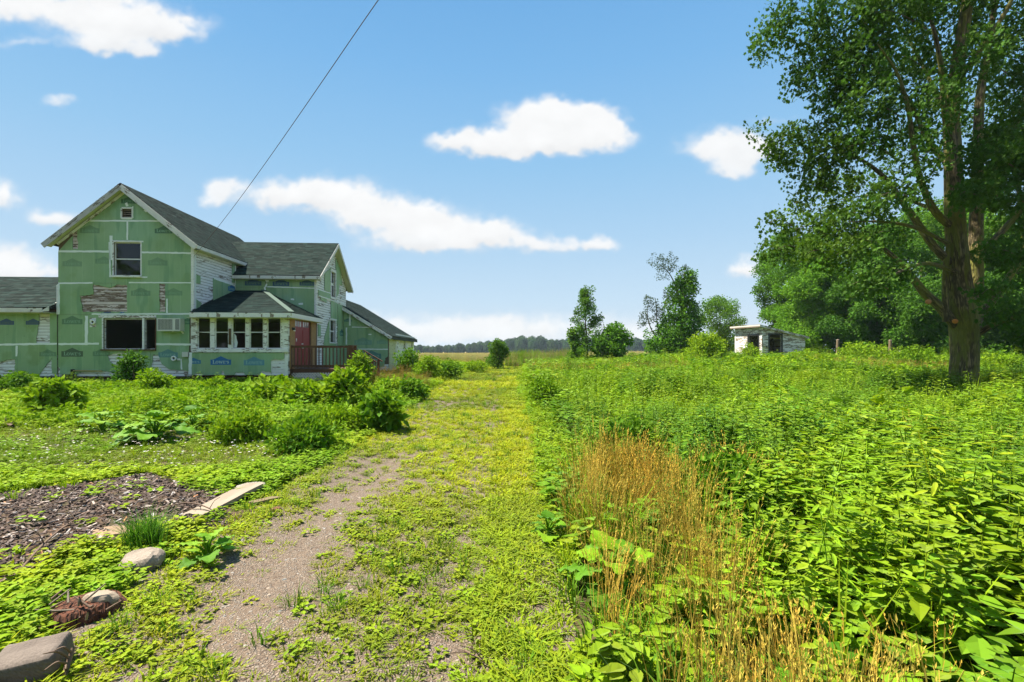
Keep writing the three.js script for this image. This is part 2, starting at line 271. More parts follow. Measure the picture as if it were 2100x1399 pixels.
function shingles(parent, eL, eR, rR, rL, seed, thick = 0.09) {
  const v = (a) => new THREE.Vector3(...a), [A, B, C, D] = [eL, eR, rR, rL].map(v), r = rng(seed), n = new THREE.Vector3().crossVectors(B.clone().sub(A), D.clone().sub(A)).normalize(); if (n.y < 0) n.negate();
  const rows = Math.round(A.distanceTo(D) / 0.145), geos = [];
  const base = new THREE.BufferGeometry(), P = []; // deck slab under the shingles
  const lo = (p) => p.clone().addScaledVector(n, -thick), Q = [A, B, C, D], Z = Q.map(lo), quad = (a, b, c, d) => P.push(...[a, b, c, a, c, d].flatMap((p) => [p.x, p.y, p.z]));
  quad(...Q); quad(Z[3], Z[2], Z[1], Z[0]); for (let i = 0; i < 4; i++) quad(Q[i], Z[i], Z[(i + 1) % 4], Q[(i + 1) % 4]);
  base.setAttribute('position', new THREE.Float32BufferAttribute(P, 3)); base.computeVertexNormals();
  const roof = part(parent, 'roof', base, M.roofEdge);
  const S = [], CO = [];
  for (let i = 0; i < rows; i++) {
    const t0 = i / rows, t1 = Math.min(1, (i + 1.25) / rows), a0 = A.clone().lerp(D, t0), b0 = B.clone().lerp(C, t0), a1 = A.clone().lerp(D, t1), b1 = B.clone().lerp(C, t1), len = a0.distanceTo(b0);
    if (len < 0.05) continue;
    let x = -r() * 0.3;
    while (x < len) {
      const w = 0.17 + r() * 0.16, s0 = clamp(x / len), s1 = clamp((x + w) / len); x += w;
      if (s1 - s0 < 1e-4) continue;
      const lift = 0.016 + r() * 0.008, p = [a0.clone().lerp(b0, s0), a0.clone().lerp(b0, s1), a1.clone().lerp(b1, s1), a1.clone().lerp(b1, s0)], q = [p[0].clone().addScaledVector(n, lift), p[1].clone().addScaledVector(n, lift), p[2].clone().addScaledVector(n, 0.004), p[3].clone().addScaledVector(n, 0.004)];
      const k = 0.55 + 0.75 * r() * (0.7 + 0.3 * r()), warm = r(), c = [0.021 * k * (0.9 + 0.3 * warm), 0.038 * k, 0.033 * k];
      const tri = (a, b, d) => { S.push(a.x, a.y, a.z, b.x, b.y, b.z, d.x, d.y, d.z); CO.push(...c, ...c, ...c); };
      tri(q[0], q[1], q[2]); tri(q[0], q[2], q[3]); tri(p[0], p[1], q[1]); tri(p[0], q[1], q[0]); tri(p[1], p[2], q[2]); tri(p[1], q[2], q[1]); tri(p[3], p[0], q[0]); tri(p[3], q[0], q[3]);
    }
  }
  const g = new THREE.BufferGeometry(); g.setAttribute('position', new THREE.Float32BufferAttribute(S, 3)); g.setAttribute('color', new THREE.Float32BufferAttribute(CO, 3)); g.computeVertexNormals();
  tag(part(roof, 'shingles', g, M.shingle), null, null, null, 'stuff');
  return roof;
}
// main roof
const eX0 = 2 * MAINX - eaveX;
shingles(house, [eaveX, eaveY, OV], [eaveX, eaveY, MAINB], [MAINX, peakY, MAINB], [MAINX, peakY, OV], 1);
shingles(house, [eX0, eaveY, MAINB], [eX0, eaveY, OV], [MAINX, peakY, OV], [MAINX, peakY, MAINB], 2);
// wing roof, running into the main roof along its valleys
const wv = (y) => Math.max(MAINX + 0.1, mainRoofX(y) - 0.25);
shingles(house, [XR + 0.02, wEaveY, ZW + 0.32], [wX, wEaveY, ZW + 0.32], [wX, wRidge[1], WM], [wv(wRidge[1]), wRidge[1], WM], 3);
shingles(house, [wX, wEaveY, 2 * WM - ZW - 0.32], [XR + 0.02, wEaveY, 2 * WM - ZW - 0.32], [wv(wRidge[1]), wRidge[1], WM], [wX, wRidge[1], WM], 4);
// porch roof, hipped
const pZ = ZP + 0.36;
shingles(house, [pL[0], pEave[1], pZ], [pEave[0], pEave[1], pZ], [pTop[0], pTop[1], ZW + 0.01], [XR + 0.01, pTop[1], ZW + 0.01], 5, 0.06);
shingles(house, [pEave[0], pEave[1], pZ], [pEave[0], pEave[1], ZW + 0.01], [pTop[0] + 0.01, pTop[1], ZW + 0.01], [pTop[0], pTop[1], ZW + 0.02], 6, 0.06);
part(house, 'hip_cap', beam([pEave[0], pEave[1] + 0.03, pZ], [pTop[0], pTop[1] + 0.03, ZW + 0.03], 0.2, 0.02), std({ color: srgb(74, 92, 82), roughness: 0.95 }));
// garage roof
const gRX = XW - 1.6, gRY = gTop[1] + gSlope * (gTop[0] - gRX);
shingles(house, [gEdge[0], gEdge[1], ZG + 0.2], [gEdge[0], gEdge[1], ZGB - 0.4], [gRX, gRY, ZGB - 0.4], [gRX, gRY, ZG + 0.2], 7);
shingles(house, [2 * gRX - gEdge[0], gEdge[1], ZGB - 0.4], [2 * gRX - gEdge[0], gEdge[1], ZG + 0.2], [gRX, gRY, ZG + 0.2], [gRX, gRY, ZGB - 0.4], 8);
// annex roof
const ANX = -7.5, aEave = hitZ(60, 630, OV)[1], aRidge = hitZ(60, 568, -2.4)[1];
shingles(house, [ANX, aEave, OV], [-0.06, aEave, OV], [-0.06, aRidge, -2.4], [ANX, aRidge, -2.4], 9);
shingles(house, [-0.06, aEave, -5.1], [ANX, aEave, -5.1], [ANX, aRidge, -2.4], [-0.06, aRidge, -2.4], 10);

/* fascia, rake boards and soffits */
const drop = 0.115;
for (const s of [-1, 1]) {
  const ex = s > 0 ? eaveX : eX0;
  part(house, 'rake_board', beam([MAINX + s * 0.0, peakY - drop - 0.03, OV + 0.013], [ex + s * 0.02, eaveY - drop - 0.03, OV + 0.013], 0.03, 0.2), s < 0 ? M.fasciaGrey : M.fascia);
  const nx = s * SLOPE / Math.hypot(1, SLOPE), ny = 1 / Math.hypot(1, SLOPE);
  const so = beam([MAINX, peakY - 0.13, OV / 2 - 0.01], [ex, eaveY - 0.13, OV / 2 - 0.01], OV - 0.04, 0.012); part(house, 'soffit', so, M.soffit);
  part(house, 'frieze_board', beam([MAINX, peakY - 0.245, 0.066], [ex - s * (Math.abs(ex - (s > 0 ? XR : 0))), mainRoofY(s > 0 ? XR : 0) - 0.245, 0.066], 0.025, 0.09), M.trimWorn);
}
part(house, 'fascia_board', beam([eaveX + 0.014, eaveY - 0.1, OV], [eaveX + 0.014, eaveY - 0.1, MAINB], 0.024, 0.14), M.fascia);
part(house, 'soffit', vbox(XR, eaveY - 0.19, 0.02, eaveX, eaveY - 0.175, MAINB), M.soffit);
part(house, 'fascia_board', vbox(XR + 0.03, wEaveY - 0.17, ZW + 0.322, wX, wEaveY - 0.03, ZW + 0.345), M.fascia);
part(house, 'soffit', vbox(XR + 0.02, wEaveY - 0.19, ZW + 0.02, wX - 0.04, wEaveY - 0.176, ZW + 0.318), M.soffit);
for (const s of [1, -1]) {
  const ez = s > 0 ? ZW + 0.32 : 2 * WM - ZW - 0.32;
  part(house, 'rake_board', beam([wX + 0.014, wRidge[1] - drop, WM], [wX + 0.014, wEaveY - drop, ez + s * 0.02], 0.026, 0.16), M.fascia);
  const b = beam([(XW + wX) / 2, wRidge[1] - 0.14, WM], [(XW + wX) / 2, wEaveY - 0.14, ez], wX - XW - 0.04, 0.012); part(house, 'soffit', b, M.soffit);
}
part(house, 'fascia_board', vbox(pL[0], pEave[1] - 0.19, pZ + 0.002, pEave[0], pEave[1] - 0.015, pZ + 0.028), M.trim);
part(house, 'fascia_board', vbox(pEave[0] + 0.002, pEave[1] - 0.2, pZ + 0.028, pEave[0] + 0.028, pEave[1] - 0.02, ZW + 0.02), M.trimWorn);
part(house, 'soffit', vbox(XR, pEave[1] - 0.215, ZW, pEave[0] - 0.002, pEave[1] - 0.2, pZ), M.soffit);
part(house, 'rake_board', beam([gTop[0] - 0.5, gTop[1] + 0.5 * gSlope - 0.12, ZG + 0.214], [gEdge[0], gEdge[1] - 0.12, ZG + 0.214], 0.026, 0.17), M.trimWorn);
part(house, 'soffit', beam([gTop[0] - 0.3, gTop[1] + 0.3 * gSlope - 0.14, ZG + 0.1], [gEdge[0], gEdge[1] - 0.14, ZG + 0.1], 0.18, 0.012), M.soffit);
part(house, 'fascia_board', vbox(gEdge[0] - 0.02, gEdge[1] - 0.19, ZG + 0.2, gEdge[0] + 0.006, gEdge[1] - 0.05, ZGB - 0.4), M.roofEdge);
part(house, 'soffit', vbox(XG, gEdge[1] - 0.16, ZG + 0.15, gEdge[0] - 0.02, gEdge[1] - 0.145, ZGB - 0.4), M.soffit);
part(house, 'fascia_board', vbox(ANX, aEave - 0.19, OV + 0.002, -0.3, aEave - 0.03, OV + 0.03), M.fascia);
part(house, 'soffit', vbox(ANX, aEave - 0.215, 0.02, -0.06, aEave - 0.2, OV), M.soffit);
{ const g = polyPrism([[0, 0], [0.24, 0.02], [0.24, 0.2], [0, 0.05]], 0, 0.03); g.translate(-0.3, aEave - 0.17, OV - 0.002); uvMetres(g); part(house, 'eave_return', g, M.fascia); }

/* wall cores with their openings */
const openings = { main: [[235, 497, 290, 566], [252, 429, 272, 447], [214, 654, 294.5, 716], [297.5, 654, 320, 716]], porch: [[405, 648, 431.5, 715], [441, 648, 468.5, 715], [476, 648, 504, 715], [512, 648, 540, 715], [548, 648, 576, 715]], gable: [[677, 556, 686, 611], [675, 656, 686, 703]], door: [[604, 654, 636.5, 752]] };
const holes = (f, list, n0, n1) => list.map(([a, b, c, d]) => { const p = f.P(a, d), q = f.P(c, b); return polyPrism([[p[0], p[1]], [q[0], p[1]], [q[0], q[1]], [p[0], q[1]]], n0, n1); });
function coreWall(f, pts, list, mat = M.core, t = 0.15) { const g = cut(uvMetres(polyPrism(pts, -t, 0)), holes(f, list, -t - 0.1, 0.1)); g.applyMatrix4(f.m); return part(house, 'wall', g, mat); }
const under = (x) => mainRoofY(x) - 0.135;
coreWall(FRONT, [[0, BASE], [XR, BASE], [XR, under(XR)], [MAINX, under(MAINX)], [0, under(0)]], openings.main);
coreWall(SIDE, [[0.16, BASE], [-MAINB - 0.4, BASE], [-MAINB - 0.4, under(XR)], [0.16, under(XR)]], []);
part(house, 'wall', vbox(0, BASE, -0.16, 0.15, under(0), MAINB + 0.4), M.core);
part(house, 'wall', vbox(0.16, BASE, MAINB + 0.4, XR - 0.16, under(0), MAINB + 0.25), M.core);
part(house, 'wall', polyPrism([[0.16, under(0.16)], [XR - 0.16, under(0.16)], [MAINX, under(MAINX)]], MAINB + 0.25, MAINB + 0.4), M.core);
part(house, 'floor', vbox(0.16, 3.3, -0.17, XR - 0.16, 3.5, MAINB + 0.42), M.inside);
part(house, 'floor', vbox(0.16, BASE, -0.17, XR - 0.16, BASE + 0.1, MAINB + 0.42), M.inside);
coreWall(WING, [[XR + 0.01, BASE], [XW, BASE], [XW, wEaveY - 0.1], [XR + 0.01, wEaveY - 0.1]], []);
const wingY = (z) => wRidge[1] - wSlope * Math.abs(z - WM) - 0.14;
coreWall(GABLE, [[-ZW + 0.16, BASE], [-ZB, BASE], [-ZB, wingY(ZB)], [-WM, wingY(WM)], [-ZW + 0.16, wingY(ZW)]], openings.gable);
part(house, 'wall', vbox(XR + 0.01, BASE, ZB, XW - 0.16, wEaveY - 0.1, ZB + 0.15), M.core);
part(house, 'floor', vbox(XR + 0.01, 3.3, ZW - 0.17, XW - 0.17, 3.5, ZB + 0.17), M.inside);
const porchTop = pEave[1] - 0.03, PL = hitZ(391, 700, ZP)[0];
coreWall(PORCH, [[PL, BASE], [XP, BASE], [XP, porchTop], [PL, porchTop]], openings.porch, M.trimWorn, 0.1);
coreWall(PSIDE, [[-ZP + 0.1, BASE], [-ZW, BASE], [-ZW, porchTop - 0.05], [-ZP + 0.1, porchTop - 0.05]], openings.door, M.core, 0.1);
part(house, 'floor', vbox(XR + 0.02, BASE, ZW + 0.02, XP - 0.11, BASE + 0.12, ZP - 0.11), M.inside);
const garY = (x) => gTop[1] - gSlope * (x - gTop[0]) - 0.14;
coreWall(GAR, [[XW + 0.01, BASE], [XG, BASE], [XG, garY(XG)], [XW + 0.01, garY(XW + 0.01)]], []);
part(house, 'wall', vbox(2 * gRX - XG, BASE, ZGB, XG - 0.16, gEdge[1] - 0.1, ZGB + 0.15), M.core);
const gHead = hitX(822, 693, XG)[1];
const gDoors = [[817, 696, 831, 770], [835, 696, 846.5, 770]];
coreWall(GSIDE, [[-ZG + 0.16, BASE - 0.2], [-ZGB, BASE - 0.2], [-ZGB, garY(XG)], [-ZG + 0.16, garY(XG)]], gDoors, M.trimWorn, 0.16);
coreWall(facade('z', -0.03), [[ANX, BASE], [-0.01, BASE], [-0.01, aEave - 0.06], [ANX, aEave - 0.06]], []);
part(house, 'wall', vbox(ANX, BASE, -4.8, 0, aEave - 0.1, -4.65), M.core);
part(house, 'foundation', vbox(0.03, 0, -0.12, XR - 0.02, BASE - 0.001, MAINB + 0.5), M.foundation);
part(house, 'foundation', vbox(ANX, 0, -0.14, 0.02, BASE - 0.002, -4.6), std({ color: srgb(70, 72, 92), roughness: 0.9 }));
part(house, 'foundation', vbox(PL + 0.05, 0, ZP - 0.1, XP - 0.05, BASE - 0.003, ZW + 0.1), M.rubble);
part(house, 'foundation', vbox(XR, 0, ZW - 0.05, XW - 0.05, BASE - 0.004, ZB + 0.05), M.foundation);
part(house, 'foundation', vbox(XW - 0.04, 0, ZG - 0.05, XG - 0.05, BASE - 0.2, ZGB + 0.05), M.stone);

/* foam board, tape, print and clapboards */
function logo(c, x, y, w, col, a, drip) { // roof-shaped print with the shop's lettering left bare
  c.save(); c.translate(x, y); c.globalAlpha = a; c.fillStyle = col; const h = w * 0.36;
  c.beginPath(); c.moveTo(-w / 2, h * 0.5); c.lineTo(-w / 2, -h * 0.25); c.lineTo(-w * 0.36, -h * 0.25); c.lineTo(0, -h * 0.72); c.lineTo(w * 0.36, -h * 0.25); c.lineTo(w / 2, -h * 0.25); c.lineTo(w / 2, h * 0.5); c.closePath(); c.fill();
  c.globalAlpha = Math.min(1, a * 1.1); c.fillStyle = drip || '#9fc4a8'; c.font = `bold ${Math.round(h * 0.62)}px serif`; c.textAlign = 'center'; c.textBaseline = 'middle';
  const big = Math.round(h * 0.66), small = Math.round(h * 0.54); c.font = `bold ${big}px serif`; c.fillText('L', -w * 0.33, h * 0.1); c.font = `bold ${small}px serif`; c.fillText("OWE'S", w * 0.07, h * 0.14); c.restore();
}
function foamTexture(x0, y0, x1, y1, w, prints, opt = {}) {
  const S = w / (x1 - x0), h = Math.round((y1 - y0) * S), cv = document.createElement('canvas'); cv.width = w; cv.height = h; const c = cv.getContext('2d');
  const im = c.createImageData(w, h), sd = opt.seed || 1;
  for (let j = 0; j < h; j++) for (let i = 0; i < w; i++) {
    const X = x0 + i / S, Y = y1 - j / S, n = fbm(X * 1.3 + sd * 9, Y * 1.3, 4), s = fbm(X * 5 + sd * 3, Y * 0.9 + 7, 3), f = hash2(i, j + sd * 99), low = Y - BASE;
    let q = mix3([128, 158, 112], [152, 175, 132], n); q = mix3(q, [140, 176, 146], 0.5 * smooth(0.5, 0.72, fbm(X * 0.8 + 3, Y * 0.8 + sd, 3)));
    q = mix3(q, [104, 128, 62], 0.6 * smooth(0.54, 0.74, fbm(X * 2.1 + sd, Y * 1.6 + 20, 4)) * (opt.moss ?? 0.5)); q = mix3(q, [92, 132, 96], 0.35 * smooth(0.55, 0.75, s));
    const line = Math.abs(((X + 20) % 0.406) - 0.2) < 0.008 ? 10 : 0; const g = (f - 0.5) * 10 + line, k = (j * w + i) * 4;
    im.data[k] = q[0] + g; im.data[k + 1] = q[1] + g; im.data[k + 2] = q[2] + g; im.data[k + 3] = 255;
  }
  c.putImageData(im, 0, 0);
  for (const [x, y, ww, col, a, dr] of prints) logo(c, (x - x0) * S, (y1 - y) * S, ww * S, col, a, dr);
  const r = rng(sd * 7 + 3); for (let k = 0; k < 60; k++) { c.globalAlpha = 0.3 + 0.5 * r(); c.fillStyle = r() < 0.75 ? '#3c4a36' : '#dfe8dc'; c.fillRect(r() * w, r() * h, 1 + r() * 5, 1 + r() * 2); }
  for (let k = 0; k < 26; k++) { c.globalAlpha = 0.05 + 0.08 * r(); c.fillStyle = r() < 0.5 ? '#e2efe2' : '#4e6a44'; c.fillRect(r() * w, r() * h, 1 + r() * 3, 30 + r() * 160); }
  const t = new THREE.CanvasTexture(cv); t.colorSpace = THREE.SRGBColorSpace; t.repeat.set(1 / (x1 - x0), 1 / (y1 - y0)); t.offset.set(-x0 / (x1 - x0), -y0 / (y1 - y0)); t.magFilter = THREE.LinearFilter; t.wrapS = t.wrapT = THREE.ClampToEdgeWrapping; return t;
}
const FOAM0 = 0.024, FOAM1 = 0.046;
function cladding(f, prints, panels, tears, tapes, list, opt) {
  const all = panels.map((p) => p.map((q) => f.P(...q))), bb = boxOf(all.flat());
  const pr = prints.map(([px, py, w, col, a, dr]) => { const p = f.P(px, py), q = f.P(px + w, py); return [p[0], p[1], Math.abs(q[0] - p[0]), col, a, dr]; });
  const mat = std({ map: foamTexture(bb[0] - 0.02, bb[1] - 0.02, bb[2] + 0.02, bb[3] + 0.02, opt.w || 1024, pr, opt), roughness: 0.6 });
  const tearPts = tears.map((t, i) => ragged(t.map((q) => f.P(...q)), 0.09, 0.05, 300 + i * 7 + (opt.seed || 0) * 50));
  all.forEach((pts, k) => {
    const c = (pts[0][0] + pts[2][0]) / 2, b = boxOf(pts), mid = [(b[0] + b[2]) / 2, (b[1] + b[3]) / 2], shrunk = pts.map(([x, y]) => [x + Math.sign(mid[0] - x) * 0.004, y + Math.sign(mid[1] - y) * 0.004]);
    const off = (k % 3) * 0.002, cutters = [];
    for (const t of tearPts) if (meet(b, boxOf(t))) cutters.push(polyPrism(t, -0.05, 0.15));
    list.forEach(([a, bb2, cc, d]) => { const p = f.P(a - 0.5, d + 0.5), q = f.P(cc + 0.5, bb2 - 0.5), r = [Math.min(p[0], q[0]), Math.min(p[1], q[1]), Math.max(p[0], q[0]), Math.max(p[1], q[1])]; if (meet(b, r)) cutters.push(polyPrism([[r[0], r[1]], [r[2], r[1]], [r[2], r[3]], [r[0], r[3]]], -0.05, 0.15)); });
    let g = cut(polyPrism(shrunk, FOAM0 + off, FOAM1 + off), cutters); uvMetres(g); g.applyMatrix4(f.m); part(house, 'foam_panel', g, mat);
  });
  tapes.forEach(([x0, y0, x1, y1, w], i) => { const a = f.P(x0, y0), b = f.P(x1, y1), dx = b[0] - a[0], dy = b[1] - a[1], l = Math.hypot(dx, dy), nx = -dy / l, ny = dx / l, hw = (w || 3) / 52 / 2, n = Math.max(2, Math.round(l / 0.12)), r = rng(900 + i + (opt.seed || 0) * 31), up = [], dn = [];
    for (let k = 0; k <= n; k++) { const t = k / n, e1 = hw * (0.75 + 0.5 * r()), e2 = hw * (0.75 + 0.5 * r()); up.push([a[0] + dx * t + nx * e1, a[1] + dy * t + ny * e1]); dn.unshift([a[0] + dx * t - nx * e2, a[1] + dy * t - ny * e2]); }
    const g = polyPrism([...up, ...dn], 0.0525 + (i % 2) * 0.0025, 0.0545 + (i % 2) * 0.0025); g.applyMatrix4(f.m); part(house, 'tape_strip', g, M.tape); });
}
function board(f, a0, a1, b0, b1, tilt, mat, parent = house, name = 'clapboard') {
  const g = new THREE.BoxGeometry(a1 - a0, b1 - b0, 1), p = g.attributes.position; for (let i = 0; i < p.count; i++) { const top = p.getY(i) > 0; p.setZ(i, p.getZ(i) < 0 ? 0.001 : top ? 0.006 : 0.022); }
  g.rotateZ(tilt); g.translate((a0 + a1) / 2, (b0 + b1) / 2, 0); uvMetres(g, 0.3, 1.9, hr() * 5, hr() * 5); g.applyMatrix4(f.m); g.computeVertexNormals(); return part(parent, name, g.toNonIndexed(), mat);
}
function clapboards(f, b0, b1, span, seed, worn = 0, exp = 0.117) { const PM = worn > 0.25 ? M.paintDirty : M.paint; const r = rng(seed); for (let b = b0; b < b1; b += exp) { const s = span(b + exp / 2); if (!s || s[1] - s[0] < 0.05) continue; let a = s[0]; while (a < s[1] - 0.02) { const e = r() < 0.6 ? s[1] : Math.min(s[1], a + 0.8 + r() * 2); const q = r(); board(f, a, e - 0.004, b + 0.006, b + exp * 0.93, (r() - 0.5) * 0.004, PM[q < 0.45 - worn ? 0 : q < 0.75 - worn ? 2 : q < 0.92 - worn * 0.6 ? 1 : 3]); a = e; } } }
function patch(f, px0, py0, px1, py1, seed, worn) { const a = f.P(px0, py1), b = f.P(px1, py0); clapboards(f, a[1], b[1], () => [a[0], b[0]], seed, worn); }
const BLUE = '#1f5f9c', DARK = '#34563f', NAVY = '#2a4470';
// main gable
const edgeY = (px) => 0;
const gl = (py, s) => { const y = hitZ(258, py, 0)[1]; return y; };
const rk = (px) => { const x = hitZ(px, 600, 0)[0]; const y = under(x) - 0.02; let lo = 300, hi = 700; for (let i = 0; i < 30; i++) { const m = (lo + hi) / 2; if (hitZ(px, m, 0)[1] > y) lo = m; else hi = m; } return (lo + hi) / 2; };
const rx = (py, s) => { const y = hitZ(258, py, 0)[1]; let lo = 258, hi = s < 0 ? 120.5 : 396.5; for (let i = 0; i < 30; i++) { const m = (lo + hi) / 2; if (under(hitZ(m, py, 0)[0]) - 0.02 > y) lo = m; else hi = m; } return (lo + hi) / 2; };
const mainTears = [[[165, 608], [193, 604], [193, 583], [214, 588], [226, 591], [240, 584], [262, 585], [262, 634], [262, 640], [172, 640]], [[151, 470], [161, 468], [161, 511], [151, 511]], [[328, 582], [340, 582], [340, 640], [328, 640]], [[222, 729], [243, 724], [262, 723], [268, 737], [262, 750], [240, 752], [226, 741]], [[316, 727], [326, 729], [332, 745], [347, 757], [396, 762], [396, 772], [308, 772]], [[108, 733], [114, 731], [114, 752], [124, 754], [124, 772], [80, 772], [92, 756]], [[160, 764], [200, 760], [260, 765], [300, 763], [300, 772], [160, 772]]];
cladding(FRONT, [[268, 412, 36, DARK, .75, '#6f9a78'], [186, 472, 40, DARK, .35], [337, 473, 36, DARK, .7], [150, 540, 40, DARK, .25], [215, 535, 36, DARK, .25], [325, 538, 40, DARK, .25], [290, 600, 40, DARK, .35], [357, 600, 36, DARK, .3], [150, 658, 42, DARK, .5], [150, 724, 44, '#2c3a2c', .65], [210, 724, 36, DARK, .4], [346, 726, 40, '#3f6f86', .6], [222, 644, 26, NAVY, .8], [252, 644, 18, BLUE, .9], [386, 660, 30, DARK, .6], [60, 724, 30, DARK, .3]],
  [[[rx(453, -1), 453], [rx(453, 1), 453], [258.5, rk(258.5)]],
    [[rx(517, -1), 517], [262.5, 517], [262.5, 453], [rx(453, -1), 453]], [[262.5, 518], [396, 519], [396, rk(396)], [rx(453, 1), 453], [262.5, 453]],
    [[121, 581], [258, 581], [258, 517], [121, 517]], [[258, 581], [396, 581], [396, 519], [258, 518]],
    [[121, 645], [230, 645], [230, 581], [121, 581]], [[230, 645], [396, 645], [396, 581], [230, 581]],
    [[121, 706], [180, 706], [180, 645], [121, 645]], [[180, 706], [300, 706], [300, 645], [180, 645]], [[300, 706], [390, 706], [390, 645], [300, 645]],
    [[121, 768], [205, 768], [205, 706], [121, 706]], [[205, 768], [310, 768], [310, 706], [205, 706]], [[310, 768], [389, 768], [389, 706], [310, 706]]],
  mainTears,
  [[183, 453.5, 334, 454, 3.2], [263, 455, 263, 493, 3], [122, 516, 226, 516.5, 4], [291, 518, 395, 520, 3.5], [230, 484, 229, 534, 6], [122, 581.5, 192, 580.5, 3], [266, 580, 395, 580.5, 2.6], [122.5, 583, 122.5, 645, 4], [190, 644.5, 395, 644, 3], [180, 648, 179, 708, 6], [122, 706, 205, 705, 4], [322, 706, 395, 707, 4], [344, 613, 344, 642, 3], [227, 495, 296, 496, 3], [226, 497, 228, 566, 3], [226, 567.5, 304, 569, 3], [354, 679, 376, 673, 3.5], [367, 674, 378, 684, 3], [373, 736, 374, 758, 3], [260, 417, 263, 424, 5], [298, 431, 303, 435, 5], [251, 449, 273, 449.5, 3], [251, 427, 274, 427, 2.4], [250.5, 428, 250.5, 448, 2.6], [274, 424, 274, 448, 2.6]],
  openings.main, { seed: 1, w: 1100, moss: 0.35 });
patch(FRONT, 160, 582, 266, 643, 21, 0.5); patch(FRONT, 149, 467, 163, 513, 22, 0.3); patch(FRONT, 326, 579, 342, 641, 23, 0.35); patch(FRONT, 218, 721, 272, 754, 24, 0); patch(FRONT, 304, 725, 396, 772, 25, 0); patch(FRONT, 120.5, 748, 128, 772, 26, 0.05); patch(FRONT, 158, 760, 303, 772, 27, 0.1);
// corner boards
part(house, 'corner_board', pbox(FRONT, 393.5, 503, 397.2, 640, 0.05, 0.068), M.trimWorn);
part(house, 'corner_board', fbox(SIDE, -0.066, BASE, 0.05, under(XR), 0.002, 0.04), M.trimWorn);
part(house, 'corner_board', pbox(FRONT, 118.5, 585, 121.5, 645, 0.05, 0.066), M.trim);
// side wall of the main block: clapboards with some foam left
{
  const zEnd = -ZW - 0.02, low = (a) => lerp(pEave[1], pTop[1], clamp((a + pZ) / (-ZW + pZ))) - 0.1;
  clapboards(SIDE, pEave[1] - 0.1, under(XR) - 0.06, (b) => [0.052, zEnd], 31, -0.12);
  cladding(SIDE, [[474, 592, 16, BLUE, .9]], [[[398, 563], [409, 566], [409, 583], [398, 580]], [[435, 570], [480, 586], [480, 604], [435, 626]], [[474, 540], [482, 543], [482, 580], [474, 580]], [[398, 612], [412, 622], [404, 634], [398, 636]]], [], [[436, 570.5, 480, 586, 4], [480, 545, 480, 584, 4], [398.5, 504, 398.5, 636, 2.5]], [], { seed: 2, w: 512, moss: 0.3 });
  part(house, 'flashing', beam([XR + 0.03, pEave[1] + 0.1, 0.1], [XR + 0.03, pTop[1] + 0.06, ZW + 0.1], 0.03, 0.06), M.dark);
}
// annex front
const ANF = facade('z', -0.03);
cladding(ANF, [[15, 661, 32, NAVY, .85, '#5a6a58'], [70, 661, 30, NAVY, .8, '#5a6a58'], [100, 725, 34, DARK, .4]], [[[-200, 706], [82, 706], [82, 640], [-200, 640]], [[104, 706], [119, 706], [119, 640], [104, 640]], [[-200, 768], [37, 768], [37, 706], [-200, 706]], [[37, 768], [119, 768], [119, 706], [37, 706]]],
  [[[-40, 745], [0, 742], [20, 738], [33, 737], [33, 772], [-40, 772]], [[76, 690], [84, 650], [84, 706], [76, 703]], [[79, 770], [90, 757], [108, 734], [108, 766], [119, 770], [119, 776], [79, 776]]], [[-60, 708, 119, 705, 4], [37, 709, 36, 731, 4]], [], { seed: 3, w: 900, moss: 0.6 });
patch(ANF, 74, 645, 106, 706, 41, 0.02); patch(ANF, -60, 737, 36, 772, 42, 0.05); patch(ANF, 76, 732, 118.5, 772, 43, 0.05);
part(house, 'flashing', beam([-0.1, aEave - 0.02, OV], [-0.1, aRidge + 0.04, -2.4], 0.07, 0.04), M.fascia);
// wing front
cladding(WING, [[520, 580, 34, NAVY, .75, '#6f9470'], [577, 581, 34, NAVY, .8, '#7aa07c'], [630, 581, 30, NAVY, .75, '#6f9470']], [[[484, 590], [545, 590], [545, 568], [484, 568]], [[546, 590], [647, 590], [647, 568], [546, 568]], [[484, 655], [647, 655], [647, 590], [484, 590]]], [], [[549, 588.5, 646, 591.5, 2.6], [545.5, 589, 548, 582, 4], [546, 568, 550, 579, 8], [544, 589, 545, 596, 4], [597, 614, 604, 614.5, 4], [613, 623.5, 622, 623.5, 4], [483.5, 552, 482.5, 594, 3]], [], { seed: 4, w: 800, moss: 0.5 });
part(house, 'corner_board', pbox(WING, 645.5, 566, 648, 662, 0.05, 0.066), M.trim);
part(house, 'corner_board', fbox(GABLE, -ZW - 0.064, BASE, -ZW + 0.07, wEaveY - 0.15, 0.002, 0.04), M.trim);
